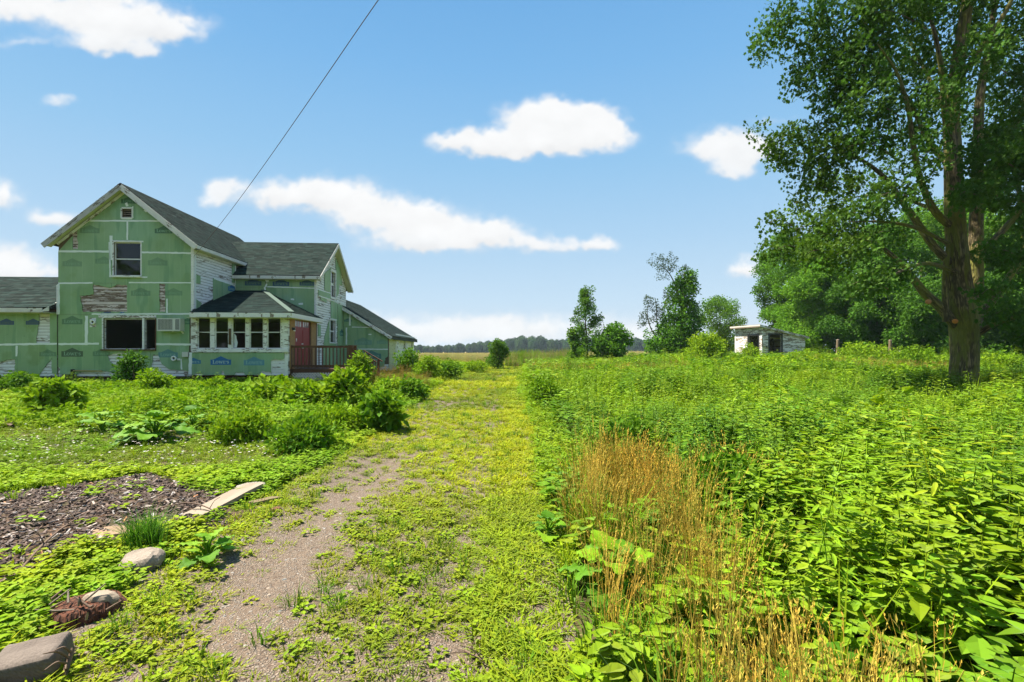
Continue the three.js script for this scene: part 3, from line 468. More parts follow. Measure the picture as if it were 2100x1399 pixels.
// wing gable
{
  const half = (b) => { const z = (wRidge[1] - 0.16 - b) / wSlope; return [Math.max(-ZW + 0.072, -WM - z), Math.min(-ZB, -WM + z)]; };
  const cutTo = (lo, hi) => (b) => { const s = half(b); return [Math.max(s[0], lo), Math.min(s[1], hi)]; };
  const w1 = [GABLE.P(677, 611), GABLE.P(686, 556)], w2 = [GABLE.P(675, 703), GABLE.P(686, 656)];
  const split = (b) => [w1, w2].find((w) => b > w[0][1] - 0.03 && b < w[1][1] + 0.03);
  clapboards(GABLE, BASE, wRidge[1] - 0.3, (b) => { const w = split(b), s = half(b); return w ? [s[0], w[0][0] - 0.02] : s; }, 51, -0.1);
  clapboards(GABLE, BASE, wRidge[1] - 0.3, (b) => { const w = split(b), s = half(b); return w ? [w[1][0] + 0.02, s[1]] : null; }, 52, -0.1);
  cladding(GABLE, [[699, 683, 9, '#1f5a5c', .9]], [[[664, 596], [677, 601], [677, 549], [664, 560]], [[651, 606], [676.5, 613], [676.5, 602], [651, 594]], [[687, 612], [693, 602], [694, 582], [700, 586], [697, 552], [687, 530]], [[656, 615], [668, 621], [668, 609], [656, 607]], [[677, 654], [690, 656], [690, 622], [677, 617]], [[691, 768], [707, 765], [707, 628], [691, 623]], [[662, 768], [690, 768], [690, 657], [674, 656], [664, 690], [662, 712]], [[650.5, 690], [656, 690], [656, 666], [650.5, 666]]], [[[687, 664], [690, 664], [690, 740], [687, 745]]], [[651, 594, 677, 602, 2.6], [651, 606.5, 705, 624, 2.6], [677, 548, 664, 541, 2.4]], openings.gable, { seed: 5, w: 512, moss: 0.2 });
}
// porch base
cladding(PORCH, [[398, 741, 30, BLUE, .75, '#a9c8b4'], [454, 741, 42, BLUE, .95, '#b4cdb8'], [522, 742, 42, '#3f78a8', .6, '#a9c8b4']], [[[391, 769], [584, 769], [584, 723], [391, 723]]], [[[557, 739], [566, 736], [575, 738], [584, 735], [590, 770], [557, 770]], [[400, 771], [402, 766], [415, 766], [418, 771]], [[452, 771], [455, 760], [460, 761], [463, 771]], [[480, 771], [484, 763], [500, 764], [503, 771]], [[524, 771], [540, 760], [557, 764], [557, 771]]], [[392.5, 723, 391, 768, 6]], [], { seed: 6, w: 900, moss: 0.15 });
patch(PORCH, 522, 757, 558, 770, 61, 0); patch(PORCH, 556, 734, 585, 770, 62, -0.1); patch(PORCH, 398, 760, 505, 770, 63, 0.2);
part(house, 'corner_board', pbox(PORCH, 584.5, 731, 591.5, 771, 0.02, 0.045), M.trim);
part(house, 'corner_board', pbox(PORCH, 577.5, 647, 591.5, 720, 0.004, 0.03), M.paint[2]);
part(house, 'sill_board', pbox(PORCH, 396, 716, 592, 722.5, 0.01, 0.09), M.paint[2]);
part(house, 'head_board', pbox(PORCH, 392, 644.5, 592, 648, 0.004, 0.028), M.soffit);
[[393, 405], [432, 440.5], [469, 475.5], [504.5, 511.5], [540.5, 547.5]].forEach(([a, b]) => part(house, 'window_post', pbox(PORCH, a, 648.3, b, 715.6, 0.003, 0.035), M.paint[1]));
part(house, 'broken_post', pbox(PORCH, 470, 674, 475, 707, 0.036, 0.06), std({ map: woodMap, color: srgb(140, 118, 98), roughness: 0.95 }));
// windows
function sash(f, name, [x0, y0, x1, y1], { trim = 0, mat = M.trim, rails = 1, n = -0.03, glass = M.glass, sill = 0, back = null, fr = 1.6 }) {
  const w = sub(house, name), ym = (y0 + y1) / 2;
  const bits = [[x0, y0, x0 + fr, y1], [x1 - fr, y0, x1, y1], [x0 + fr, y0, x1 - fr, y0 + fr], [x0 + fr, y1 - fr, x1 - fr, y1]];
  bits.forEach((b) => part(w, 'frame', pbox(f, ...b, n - 0.03, n + 0.02), mat));
  for (let k = 1; k <= rails; k++) { const y = y0 + (y1 - y0) * k / (rails + 1); part(w, 'rail', pbox(f, x0 + fr, y - 0.8, x1 - fr, y + 0.8, n - 0.028, n + 0.024), mat); }
  for (let k = 0; k <= rails; k++) { const a = y0 + (y1 - y0) * k / (rails + 1), b = y0 + (y1 - y0) * (k + 1) / (rails + 1); part(w, 'pane', pplane(f, n - 0.004, x0 + fr, a + (k ? 0.8 : fr), x1 - fr, b - (k < rails ? 0.8 : fr)), glass); }
  if (trim) [[x0 - trim, y0 - trim, x0, y1 + trim], [x1, y0 - trim, x1 + trim, y1 + trim], [x0, y0 - trim, x1, y0], [x0, y1, x1, y1 + trim]].forEach((b) => part(w, 'casing', pbox(f, ...b, 0.03, 0.064), mat));
  if (sill) part(w, 'sill', pbox(f, x0 - 3, y1, x1 + 3, y1 + sill, 0.02, 0.16), M.trimWorn);
  if (back) part(w, 'blind', pbox(f, x0 + 0.5, y0 + 0.5, x1 - 0.5, y1 - 0.5, n - 0.1, n - 0.09), back);
  return w;
}
sash(FRONT, 'window', openings.main[0], { trim: 2.4, sill: 3.4 });
sash(FRONT, 'window', openings.main[2], { rails: 0, trim: 0, fr: 1.2, mat: M.trimWorn });
sash(FRONT, 'window', openings.main[3], { rails: 0, trim: 0, fr: 1.0, mat: M.trimWorn });
part(house, 'window_mullion', pbox(FRONT, 294, 652, 298, 717, 0.03, 0.075), M.paint[1]);
part(house, 'window_sill', pbox(FRONT, 210, 716.5, 322, 719.5, 0.04, 0.12), std({ map: woodMap, color: srgb(150, 136, 96), roughness: 0.9 }));
part(house, 'window_head', pbox(FRONT, 205, 647, 322, 652.5, 0.048, 0.075), M.paint[3]);
part(house, 'window_casing', pbox(FRONT, 211.5, 652.7, 213.8, 716, 0.04, 0.07), M.trim);
part(house, 'window_casing', pbox(FRONT, 320.2, 652.7, 322, 716, 0.04, 0.07), M.deckWood);
{ const v = sub(house, 'gable_vent'); const [x0, y0, x1, y1] = openings.main[1]; [[x0 - 2, y0 - 2, x0, y1 + 2], [x1, y0 - 2, x1 + 2, y1 + 2], [x0, y0 - 2, x1, y0], [x0, y1, x1, y1 + 2]].forEach((b) => part(v, 'frame', pbox(FRONT, ...b, 0.03, 0.068), M.trim)); for (let k = 0; k < 4; k++) part(v, 'slat', pbox(FRONT, x0, y0 + 1 + k * 4.4, x1, y0 + 2.6 + k * 4.4, -0.06, -0.03), M.inside); }
openings.porch.forEach((o, i) => { const w = sash(PORCH, 'window', o, { fr: 1.5, mat: i < 2 ? M.trimWorn : M.trim, glass: M.glass }); if (i === 2) w.children.filter((c) => c.name === 'pane')[1].removeFromParent(); });
part(house, 'curtain', (() => { const f = PORCH, a = f.P(477.5, 713), b = f.P(485, 684); const g = polyPrism(ragged([[a[0], a[1]], [a[0] + 0.1, a[1]], [b[0], lerp(a[1], b[1], 0.35)], [a[0] + 0.09, b[1] - 0.1], [a[0], b[1]]], 0.08, 0.03, 5), -0.09, -0.085); return g.applyMatrix4(f.m); })(), std({ color: srgb(214, 216, 220), roughness: 0.9, side: THREE.DoubleSide }));
sash(GABLE, 'window', openings.gable[0], { fr: 0.7, trim: 1.2 }); sash(GABLE, 'window', openings.gable[1], { fr: 0.7, trim: 1.2 });
// door in the porch side
{
  const d = sub(house, 'door'), [x0, y0, x1, y1] = openings.door[0], A = PSIDE.P(x0, y1), B = PSIDE.P(x1, y0), X = (t) => lerp(A[0], B[0], t), Y = (t) => lerp(A[1], B[1], t), fb = (a, b, c, e, n0, n1) => fbox(PSIDE, X(a), Y(b), X(c), Y(e), n0, n1);
  part(d, 'slab', fb(0, 0, 1, 1, -0.08, -0.04), M.door);
  [[0.07, 0.45], [0.55, 0.93]].forEach(([a, b]) => { part(d, 'panel', fb(a, 0.06, b, 0.34, -0.039, -0.026), M.door); part(d, 'panel', fb(a, 0.4, b, 0.74, -0.039, -0.026), M.door); part(d, 'pane', fb(a, 0.8, b, 0.95, -0.039, -0.034), M.lite); for (let k = 1; k < 3; k++) part(d, 'muntin', fb(lerp(a, b, k / 3) - 0.012, 0.8, lerp(a, b, k / 3) + 0.012, 0.95, -0.033, -0.026), M.door); });
  part(d, 'handle', fb(0.46, 0.36, 0.54, 0.4, -0.039, 0.01), M.metal); part(d, 'handle', fb(0.47, 0.44, 0.53, 0.465, -0.039, 0.0), M.metal);
  part(d, 'paper_notice', fb(0.12, 0.5, 0.17, 0.56, -0.025, -0.022), M.trim);
  part(house, 'door_casing', pbox(PSIDE, 593.5, 648, 603.6, 757, 0.003, 0.03), M.osb); part(house, 'door_casing', pbox(PSIDE, 637, 651, 646.5, 757, 0.003, 0.03), M.osb); part(house, 'door_casing', pbox(PSIDE, 603.8, 648, 636.8, 653.5, 0.003, 0.03), M.osb);
  part(house, 'porch_lamp', pbox(PSIDE, 597, 672, 599, 677, 0.031, 0.13), M.black); part(house, 'house_notice', pbox(PSIDE, 600, 672, 604, 679, 0.031, 0.04), M.trim);
}
// garage side
{
  cladding(GAR, [[745, 701, 36, '#4f7d86', .35], [785, 701, 24, '#4f7d86', .3], [762, 729, 40, '#2f6270', .6], [714, 657, 16, '#2c5560', .55]], [[[704.5, 670], [772, 670], [760, 662], [704.5, 637]], [[704.5, 717], [796, 717], [796, 683], [774, 670.5], [704.5, 670]], [[704.5, 757], [796, 757], [796, 717], [704.5, 717]]], [[[790, 735], [797, 728], [797, 758], [788, 758]], [[777, 754], [797, 750], [797, 758], [777, 758]]], [[722, 671, 764, 671.5, 2.4], [718, 641, 718, 668, 5], [711, 672, 711, 707, 4], [734, 716, 796, 716.5, 3], [756, 686, 762, 686, 3]], [], { seed: 7, w: 700, moss: 0.25 });
  patch(GAR, 775, 748, 797, 760, 71, 0);
  const cream = std({ map: paintMaps[0], color: srgb(214, 214, 170), roughness: 0.8 });
  part(house, 'corner_board', pbox(GSIDE, 797.3, 687, 806, 765, 0.003, 0.03), cream); part(house, 'corner_board', pbox(GSIDE, 806.5, 690, 810.5, 765, 0.003, 0.022), M.foamStrip ?? cream); part(house, 'door_jamb', pbox(GSIDE, 811.5, 696, 816.6, 770, 0.003, 0.05), M.trimWorn); part(house, 'door_jamb', pbox(GSIDE, 831.3, 696, 834.7, 770, 0.003, 0.05), M.trimWorn); part(house, 'door_header', pbox(GSIDE, 811, 691.5, 848.5, 695.7, 0.003, 0.05), M.trim);
  gDoors.forEach(([a, b, c, d]) => { const g = sub(house, 'garage_door'); for (let k = 0; k < 4; k++) part(g, 'panel', pbox(GSIDE, a + 0.1, lerp(b, d, k / 4) + 0.5, c - 0.1, lerp(b, d, (k + 1) / 4), -0.14 + (k % 2) * 0.004, -0.1 + (k % 2) * 0.004), M.trim); });
}
// pipes and boxes on the front wall
function pipe(name, f, px, py, r, out, mat) { const s = sub(house, name), p = f.P(px, py), t = new THREE.TorusGeometry(r, r * 0.42, 8, 18); t.translate(p[0], p[1], out); part(s, 'collar', t.applyMatrix4(f.m), mat); const c = new THREE.CylinderGeometry(r * 0.8, r * 0.8, out, 14, 1, true); c.rotateX(Math.PI / 2); c.translate(p[0], p[1], out / 2); part(s, 'sleeve', c.applyMatrix4(f.m), mat); const k = new THREE.CylinderGeometry(r * 0.78, r * 0.78, 0.01, 14); k.rotateX(Math.PI / 2); k.translate(p[0], p[1], 0.052); part(s, 'mouth', k.applyMatrix4(f.m), M.dark); return s; }
pipe('vent_pipe', FRONT, 194, 661, 0.07, 0.1, M.pipe); pipe('dryer_vent', FRONT, 360.5, 735, 0.075, 0.14, M.pipe);
part(house, 'vent_plate', pbox(FRONT, 186, 652, 199, 671, 0.05, 0.056), M.paint[3]);
part(house, 'utility_box', pbox(FRONT, 378, 722, 390, 732, 0.05, 0.16), M.metal);
part(house, 'downspout', pbox(FRONT, 366, 735, 371, 739, 0.06, 0.1), M.pipe);
{ const a = FRONT.P(155, 760), b = FRONT.P(213, 761); part(house, 'pipe_run', beam([a[0], a[1], 0.1], [b[0], b[1], 0.1], 0.04, 0.04), std({ color: srgb(166, 140, 92), roughness: 0.7 })); part(house, 'pipe_elbow', vbox(a[0] - 0.08, a[1] - 0.22, 0.05, a[0], a[1] + 0.05, 0.14), M.dark); }
/* ---------- deck with its railing, stairs and lattice ---------- */
const ZD = -0.12, DK = facade('z', ZD), xD = hitZ(722, 720, ZD)[0], zS = -hitX(731, 700, xD)[0], deckY = hitZ(650, 757, ZD)[1];
{
  const deck = thing('deck', 'weathered brown wooden deck with baluster railing beside the red door', 'deck'); deck.position.copy(HO); deck.rotation.y = TURN;
  const X0 = XP + 0.06, zBack = ZW + 0.1, n = 16;
  for (let k = 0; k < n; k++) { const z0 = lerp(ZD - 0.06, zBack, k / n), z1 = lerp(ZD - 0.06, zBack, (k + 0.93) / n); part(deck, 'floor_board', vbox(X0, deckY - 0.035, z0, xD - 0.03, deckY, z1), M.deckWood); }
  part(deck, 'rim_board', vbox(X0, deckY - 0.19, ZD - 0.06, xD, deckY - 0.037, ZD - 0.02), M.deckWood); part(deck, 'rim_board', vbox(xD - 0.03, deckY - 0.19, ZD - 0.061, xD, deckY - 0.037, zBack), M.deckWood);
  const Y = (py) => DK.P(650, py)[1], bar = (a, b, c, d, n0, n1, name) => part(deck, name, pbox(DK, a, b, c, d, n0, n1), M.deckWood);
  bar(593.2, 708, 598.5, 777, -0.05, 0.05, 'post'); bar(714.5, 708, 721.5, 777, -0.07, 0.06, 'post');
  bar(594, 709, 724, 713.5, -0.07, 0.07, 'top_rail'); bar(598.7, 748.5, 714.3, 752.5, -0.02, 0.02, 'bottom_rail');
  for (let px = 604; px < 713; px += 7.25) bar(px - 1.0, 713.7, px + 1.0, 754.5, 0.021, 0.056, 'baluster');
  const px0 = xD - 0.05, yT = Y(711);
  part(deck, 'post', vbox(px0 - 0.05, 0, zS - 0.05, px0 + 0.05, yT + 0.02, zS + 0.05), M.deckWood); part(deck, 'top_rail', vbox(px0 - 0.06, yT + 0.021, ZD - 0.08, px0 + 0.06, yT + 0.06, zS - 0.06), M.deckWood); part(deck, 'bottom_rail', vbox(px0 - 0.02, Y(752), ZD - 0.08, px0 + 0.02, Y(749), zS + 0.06), M.deckWood);
  for (let z = ZD - 0.22; z > zS + 0.1; z -= 0.14) part(deck, 'baluster', vbox(px0 - 0.018, Y(751), z, px0 + 0.018, yT + 0.02, z + 0.036), M.deckWood);
  const ST = facade('z', zS), a = ST.P(731, 719), b = ST.P(772, 743);
  for (const dz of [0, -1.2]) { part(deck, 'handrail', beam([a[0], a[1], zS + dz], [b[0], b[1], zS + dz], 0.1, 0.05), M.deckWood); part(deck, 'post', vbox(b[0] - 0.22, 0, zS + dz - 0.05, b[0] - 0.12, b[1] + 0.07, zS + dz + 0.05), M.deckWood); part(deck, 'stringer', beam([xD + 0.02, deckY - 0.12, zS + dz + 0.05], [b[0], 0.22, zS + dz + 0.05], 0.04, 0.24), M.deckWood); for (let k = 1; k < 6; k++) { const t = k / 6, x = lerp(a[0], b[0] - 0.2, t); part(deck, 'baluster', vbox(x - 0.018, lerp(deckY, 0.3, t), zS + dz - 0.018, x + 0.018, lerp(a[1], b[1], t) - 0.01, zS + dz + 0.018), M.deckWood); } }
  for (let k = 0; k < 3; k++) part(deck, 'stair_tread', vbox(xD + 0.03 + k * 0.28, deckY - 0.2 - k * 0.17, zS + 0.02, xD + 0.34 + k * 0.28, deckY - 0.16 - k * 0.17, zS - 1.22), M.deckWood);
  // lattice skirt: diagonal laths, two layers
  const A = DK.P(592.5, 782), B = DK.P(714, 764.5), gs = [], h = B[1] - A[1], step = 0.105;
  for (const s of [1, -1]) for (let x = A[0] - h; x < B[0] + h; x += step) { const p0 = [x, A[1]], p1 = [x + s * h, B[1]]; const lo = Math.min(p0[0], p1[0]), hi = Math.max(p0[0], p1[0]); if (lo < A[0] || hi > B[0]) continue; const g = new THREE.BoxGeometry(Math.hypot(h, h), 0.034, 0.008); g.rotateZ(Math.atan2(h, s * h)); g.translate((p0[0] + p1[0]) / 2, (A[1] + B[1]) / 2, 0.01 + (s > 0 ? 0 : 0.009)); gs.push(g); }
  const g = mergeGeometries(gs); g.applyMatrix4(DK.m); tag(part(deck, 'lattice', g, M.lattice), null, null, null, 'stuff');
}
/* ---------- window air conditioner ---------- */
{
  const ac = thing('air_conditioner', 'cream window air conditioner with dark grille beside the big broken window', 'air conditioner'); ac.position.copy(HO); ac.rotation.y = TURN;
  const f = facade('z', 0.3), B = (a, b, c, d, n0, n1, nm, m) => part(ac, nm, pbox(f, a, b, c, d, n0, n1), m);
  B(322, 653, 370, 679, -0.255, 0, 'casing', M.metal); B(322, 653, 370, 655, 0.001, 0.02, 'trim', M.metal); B(322, 676, 370, 679, 0.001, 0.02, 'trim', M.metal); B(322, 655.1, 324, 675.9, 0.001, 0.02, 'trim', M.metal); B(354, 655.1, 360, 675.9, 0.001, 0.02, 'trim', M.metal); B(368.5, 655.1, 370, 675.9, 0.001, 0.02, 'trim', M.metal);
  B(324, 655.1, 354, 675.9, 0.001, 0.006, 'coil', M.grille); B(360, 655.1, 368.5, 675.9, 0.001, 0.006, 'coil', M.grille);
  for (let k = 0; k < 9; k++) B(324, 656.4 + k * 2.15, 354, 657 + k * 2.15, 0.0065, 0.012, 'grille_bar', M.metal); for (let k = 0; k < 10; k++) B(326 + k * 2.9, 655.1, 326.4 + k * 2.9, 675.9, 0.0125, 0.014, 'grille_bar', M.metal);
  for (let k = 0; k < 4; k++) B(361.4 + k * 1.9, 656, 362 + k * 1.9, 675, 0.0065, 0.012, 'louvre', M.metal);
}
/* ---------- service wire ---------- */
const tube = (pts, r, seg = 24, rad = 6) => new THREE.TubeGeometry(new THREE.CatmullRomCurve3(pts), seg, r, rad);
{
  const w0 = toWorld(XR + 0.05, FRONT.P(397, 527)[1], 0.08), w1 = atDepth(775, 0, 6.6), pts = [];
  for (let k = 0; k <= 24; k++) { const t = k / 24 * 1.45, p = w0.clone().lerp(w1, t); p.y -= 0.16 * Math.sin(Math.PI * clamp(t)); pts.push(p); }
  const o = thing('overhead_wire', 'thin dark overhead wire running from the eave of the farmhouse up across the sky', 'wire');
  part(o, 'cable', tube(pts, 0.0062, 80, 5), M.wire); const b = new THREE.SphereGeometry(0.035, 8, 6); b.translate(w0.x, w0.y, w0.z); part(o, 'insulator', b, M.pipe);
}
/* ---------- shed ---------- */
{
  const b = 9 * Math.PI / 180, D = 36, C = atDepth(1563, HORIZON, D); const shed = thing('shed', 'small white shed with flaking boards and empty dark doorways beyond the weeds', 'shed');
  const gy = height(C.x, C.z); shed.position.set(C.x, 0, C.z); shed.rotation.y = b;
  const cb = Math.cos(b), sb = Math.sin(b), lo = new THREE.Vector3(-C.x * cb + C.z * sb, EYE, -C.x * sb - C.z * cb), dl = (px, py) => { const r = ray(px, py); return new THREE.Vector3(r.x * cb - r.z * sb, r.y, r.x * sb + r.z * cb); };
  const R = { m: new THREE.Matrix4(), P: (px, py) => { const d = dl(px, py), t = -lo.z / d.z; return [lo.x + d.x * t, lo.y + d.y * t]; } }, Lf = { m: new THREE.Matrix4().set(0, 0, -1, 0, 0, 1, 0, 0, 1, 0, 0, 0, 0, 0, 0, 1), P: (px, py) => { const d = dl(px, py), t = -lo.x / d.x; return [lo.z + d.z * t, lo.y + d.y * t]; } };
  const W = R.P(1651, 700)[0], dep = -Lf.P(1508, 700)[0], hL = R.P(1563, 670)[1], hR = R.P(1651, 692)[1], topAt = (x) => lerp(hL, hR, x / W);
  const dr = [R.P(1578, 742), R.P(1602, 687)], wn = [Lf.P(1535.5, 736), Lf.P(1556, 688)];
  const rc = rng(8), rows = (f, span, top, exp) => { for (let y = gy - 0.1; y < top; y += exp) for (const [a, c] of span(y + exp / 2)) if (c - a > 0.04) board(f, a, c, y + 0.008, y + exp * 0.95, (rc() - 0.5) * 0.006, M.shedWhite[Math.floor(rc() * 3)], shed, 'siding_board'); };
  rows(R, (y) => { const e = Math.min(W, Math.max(0, (y + 0.05 - hL) / (hR - hL) * W)); const end = y + 0.05 > hR ? e : W; return y > dr[0][1] && y < dr[1][1] ? [[0, dr[0][0]], [dr[1][0], end]] : [[0, end]]; }, hL - 0.1, 0.19);
  rows(Lf, (y) => (y > wn[0][1] && y < wn[1][1] ? [[-dep, wn[0][0]], [wn[1][0], -0.01]] : [[-dep, -0.01]]), hL - 0.06, 0.19);
  const dark = M.shedWhite[1];
  const cutR = cut(uvMetres(polyPrism([[0.01, gy - 0.2], [W, gy - 0.2], [W, hR - 0.02], [0.01, hL - 0.02]], -0.06, -0.002)), [polyPrism([[dr[0][0], dr[0][1]], [dr[1][0], dr[0][1]], [dr[1][0], dr[1][1]], [dr[0][0], dr[1][1]]], -0.2, 0.1)]); part(shed, 'wall', cutR, dark);
  const cutL = cut(uvMetres(polyPrism([[-dep, gy - 0.2], [-0.07, gy - 0.2], [-0.07, hL - 0.02], [-dep, hL - 0.02]], -0.06, -0.002)), [polyPrism([[wn[0][0], wn[0][1]], [wn[1][0], wn[0][1]], [wn[1][0], wn[1][1]], [wn[0][0], wn[1][1]]], -0.2, 0.1)]); cutL.applyMatrix4(Lf.m); part(shed, 'wall', cutL, dark);
  part(shed, 'wall', polyPrism([[0.01, gy - 0.2], [W, gy - 0.2], [W, hR - 0.02], [0.01, hL - 0.02]], -dep - 0.06, -dep - 0.002), dark); part(shed, 'wall', vbox(W - 0.06, gy - 0.2, -dep, W, hR - 0.02, -0.07), dark);
  const top = (x, z) => [x, lerp(hL, hR, x / W), z]; const slab = (x0, x1, z0, z1, t, up) => { const g = beam([x0, topAt(x0) + up, (z0 + z1) / 2], [x1, topAt(x1) + up, (z0 + z1) / 2], Math.abs(z1 - z0), t); return g; };
  part(shed, 'roof', slab(-0.3, W + 0.15, 0.2, -dep - 0.2, 0.05, 0.05), M.oldWood); part(shed, 'rake_board', slab(-0.3, W + 0.15, 0.232, 0.202, 0.15, 0.0), M.shedWhite[1]); part(shed, 'fascia_board', vbox(-0.332, topAt(-0.3) - 0.1, 0.23, -0.302, topAt(-0.3) + 0.09, -dep - 0.22), std({ map: paintMaps[3], color: rgb(0.8, 0.78, 0.74), roughness: 0.9 }));
  part(shed, 'corner_board', vbox(-0.028, gy, -dep - 0.02, -0.004, hL, -dep + 0.09), M.trim); part(shed, 'corner_board', vbox(-0.03, gy, -0.01, 0.045, hL - 0.05, 0.028), M.shedWhite[0]);
  const fr = (f, p, q, w) => [[p[0] - w, p[1], p[0], q[1] + w], [q[0], p[1], q[0] + w, q[1] + w], [p[0], q[1], q[0], q[1] + w]].map((r) => fbox(f, r[0], r[1], r[2], r[3], 0.002, 0.05));
  const d1 = sub(shed, 'doorway'); fr(R, dr[0], dr[1], 0.11).forEach((g) => part(d1, 'frame', g, M.black)); const d2 = sub(shed, 'doorway'); fr(Lf, wn[0], wn[1], 0.1).forEach((g) => part(d2, 'frame', g, M.black));
  part(shed, 'latch', fbox(R, dr[0][0] - 0.3, R.P(1574, 711)[1] - 0.08, dr[0][0] - 0.2, R.P(1574, 711)[1] + 0.06, 0.02, 0.05), M.dark);
}
/* ---------- fence posts ---------- */
[[1717, 33, 697, 'grey wooden fence post in the weeds by the shed'], [1825.5, 31, 698, 'grey wooden fence post in the weeds by the maple'], [1741, 40, 697, 'thin reddish fence post between the grey posts and trees'], [1789, 38, 708, 'short leaning fence post among the weeds under the trees']].forEach(([px, d, py, label], i) => {
  const p = atDepth(px, py, d), g = height(p.x, p.z), w = i < 2 ? 0.09 : 0.055, o = thing('fence_post', label, 'fence post', 'fence posts in the weeds'); o.position.set(p.x, g, p.z); o.rotation.z = (i - 1.5) * 0.02;
  const s = new THREE.CylinderGeometry(w, w * 1.1, p.y - g, 9); s.translate(0, (p.y - g) / 2, 0); part(o, 'shaft', s, i === 2 ? std({ color: srgb(150, 92, 60) }) : M.post); const c = new THREE.CylinderGeometry(w * 0.75, w * 0.98, 0.03, 9); c.translate(0, p.y - g + 0.014, 0); part(o, 'weathered_top', c, M.oldWood);
});

/* ---------- foliage tools ---------- */
const V = (x, y, z) => new THREE.Vector3(x, y, z);
class Leaves { constructor() { this.p = []; }
  tri(a, b, c) { this.p.push(a.x, a.y, a.z, b.x, b.y, b.z, c.x, c.y, c.z); }
  leaf(o, d, n, L, W, fold = 0.18, curl = 0.1) { const s = V().crossVectors(d, n).normalize(), m = o.clone().addScaledVector(d, L * 0.48).addScaledVector(n, -W * fold), l = o.clone().addScaledVector(d, L * 0.4).addScaledVector(s, W / 2), r = o.clone().addScaledVector(d, L * 0.4).addScaledVector(s, -W / 2), t = o.clone().addScaledVector(d, L).addScaledVector(n, -L * curl); this.tri(o, m, l); this.tri(l, m, t); this.tri(t, m, r); this.tri(r, m, o); }
  fine(o, d, n, L, W, fold = 0.16, curl = 0.25) { const s = V().crossVectors(d, n).normalize(), A = [0.16, 0.42, 0.72], B = [0.74, 1, 0.56], at = (t, w, e) => o.clone().addScaledVector(d, L * t).addScaledVector(n, -L * curl * t * t - (e ? 0 : W * fold)).addScaledVector(s, w), m = A.map((t) => at(t, 0)), tip = at(1, 0, 1); for (const k of [1, -1]) { const e = A.map((t, i) => at(t, k * B[i] * W / 2, 1)), q = (a, b, c) => (k > 0 ? this.tri(a, b, c) : this.tri(a, c, b)); q(o, m[0], e[0]); q(e[0], m[0], m[1]); q(e[0], m[1], e[1]); q(e[1], m[1], m[2]); q(e[1], m[2], e[2]); q(e[2], m[2], tip); } }
  maple(o, d, n, L) { const s = V().crossVectors(d, n).normalize(), P = (a, b, c = 0) => o.clone().addScaledVector(d, L * a).addScaledVector(s, L * b).addScaledVector(n, L * c), m = P(0.42, 0, -0.05), rim = [P(0, 0), P(0.12, 0.34, -0.06), P(0.42, 0.26), P(0.62, 0.5, -0.1), P(0.66, 0.16), P(1, 0, -0.14), P(0.66, -0.16), P(0.62, -0.5, -0.1), P(0.42, -0.26), P(0.12, -0.34, -0.06)]; for (let i = 0; i < 10; i++) this.tri(rim[i], m, rim[(i + 1) % 10]); }
  blade(o, d, up, L, W, bend) { const s = V().crossVectors(d, up).normalize().multiplyScalar(W / 2), a = o.clone().addScaledVector(up, L * 0.55).addScaledVector(d, L * bend * 0.25), t = o.clone().addScaledVector(up, L * (1 - bend * 0.35)).addScaledVector(d, L * bend); const l0 = o.clone().add(s), r0 = o.clone().sub(s), l1 = a.clone().addScaledVector(s, 0.75), r1 = a.clone().addScaledVector(s, -0.75); this.tri(l0, r0, r1); this.tri(l0, r1, l1); this.tri(l1, r1, t); }
  stalk(a, b, r) { const d = b.clone().sub(a), s = V(d.z, 0, -d.x); if (s.lengthSq() < 1e-8) s.set(1, 0, 0); s.normalize().multiplyScalar(r); const q = V().crossVectors(d, s).normalize().multiplyScalar(r), A = [s, q.clone().multiplyScalar(0.87).addScaledVector(s, -0.5), q.clone().multiplyScalar(-0.87).addScaledVector(s, -0.5)]; for (let i = 0; i < 3; i++) { const u = A[i], v = A[(i + 1) % 3]; this.tri(a.clone().add(u), a.clone().add(v), b.clone().add(v)); this.tri(a.clone().add(u), b.clone().add(v), b.clone().add(u)); } }
  geo() { const g = new THREE.BufferGeometry(); g.setAttribute('position', new THREE.Float32BufferAttribute(this.p, 3)); g.computeVertexNormals(); return g; } }
const dirOn = (r, up = 0) => { const a = r() * 6.2832, y = clamp(lerp(r() * 2 - 1, 1, up), -1, 1), q = Math.sqrt(Math.max(0, 1 - y * y)); return V(Math.cos(a) * q, y, Math.sin(a) * q); };
const leafMat = (o = {}) => new THREE.MeshPhysicalMaterial({ color: 0xffffff, roughness: 0.82, transmission: 0.42, thickness: 0, ior: 1.35, specularIntensity: 0.25, side: THREE.DoubleSide, ...o });
const LEAF = leafMat(), DRY = leafMat({ transmission: 0.2, roughness: 0.95 });
function instances(parent, name, geo, mat, items) {
  const m = shade(new THREE.InstancedMesh(geo, mat, items.length)), q = new THREE.Quaternion(), e = new THREE.Euler(), M4 = new THREE.Matrix4(); m.name = name;
  items.forEach((t, i) => { e.set(t.tx || 0, t.turn, t.tz || 0, 'YXZ'); q.setFromEuler(e); M4.compose(t.p, q, t.s instanceof THREE.Vector3 ? t.s : V(t.s, t.s, t.s)); m.setMatrixAt(i, M4); m.setColorAt(i, t.c); });
  parent.add(m); if (parent !== scene) m.userData.kind = 'stuff'; return m;
}
const tint = (c, r, v = 0.25, h = 0.12) => { const k = 1 - v + 2 * v * r(), w = (r() - 0.5) * 2 * h; return rgb(Math.max(0, c[0] * k * (1 + w)), c[1] * k, Math.max(0, c[2] * k * (1 - w))); };
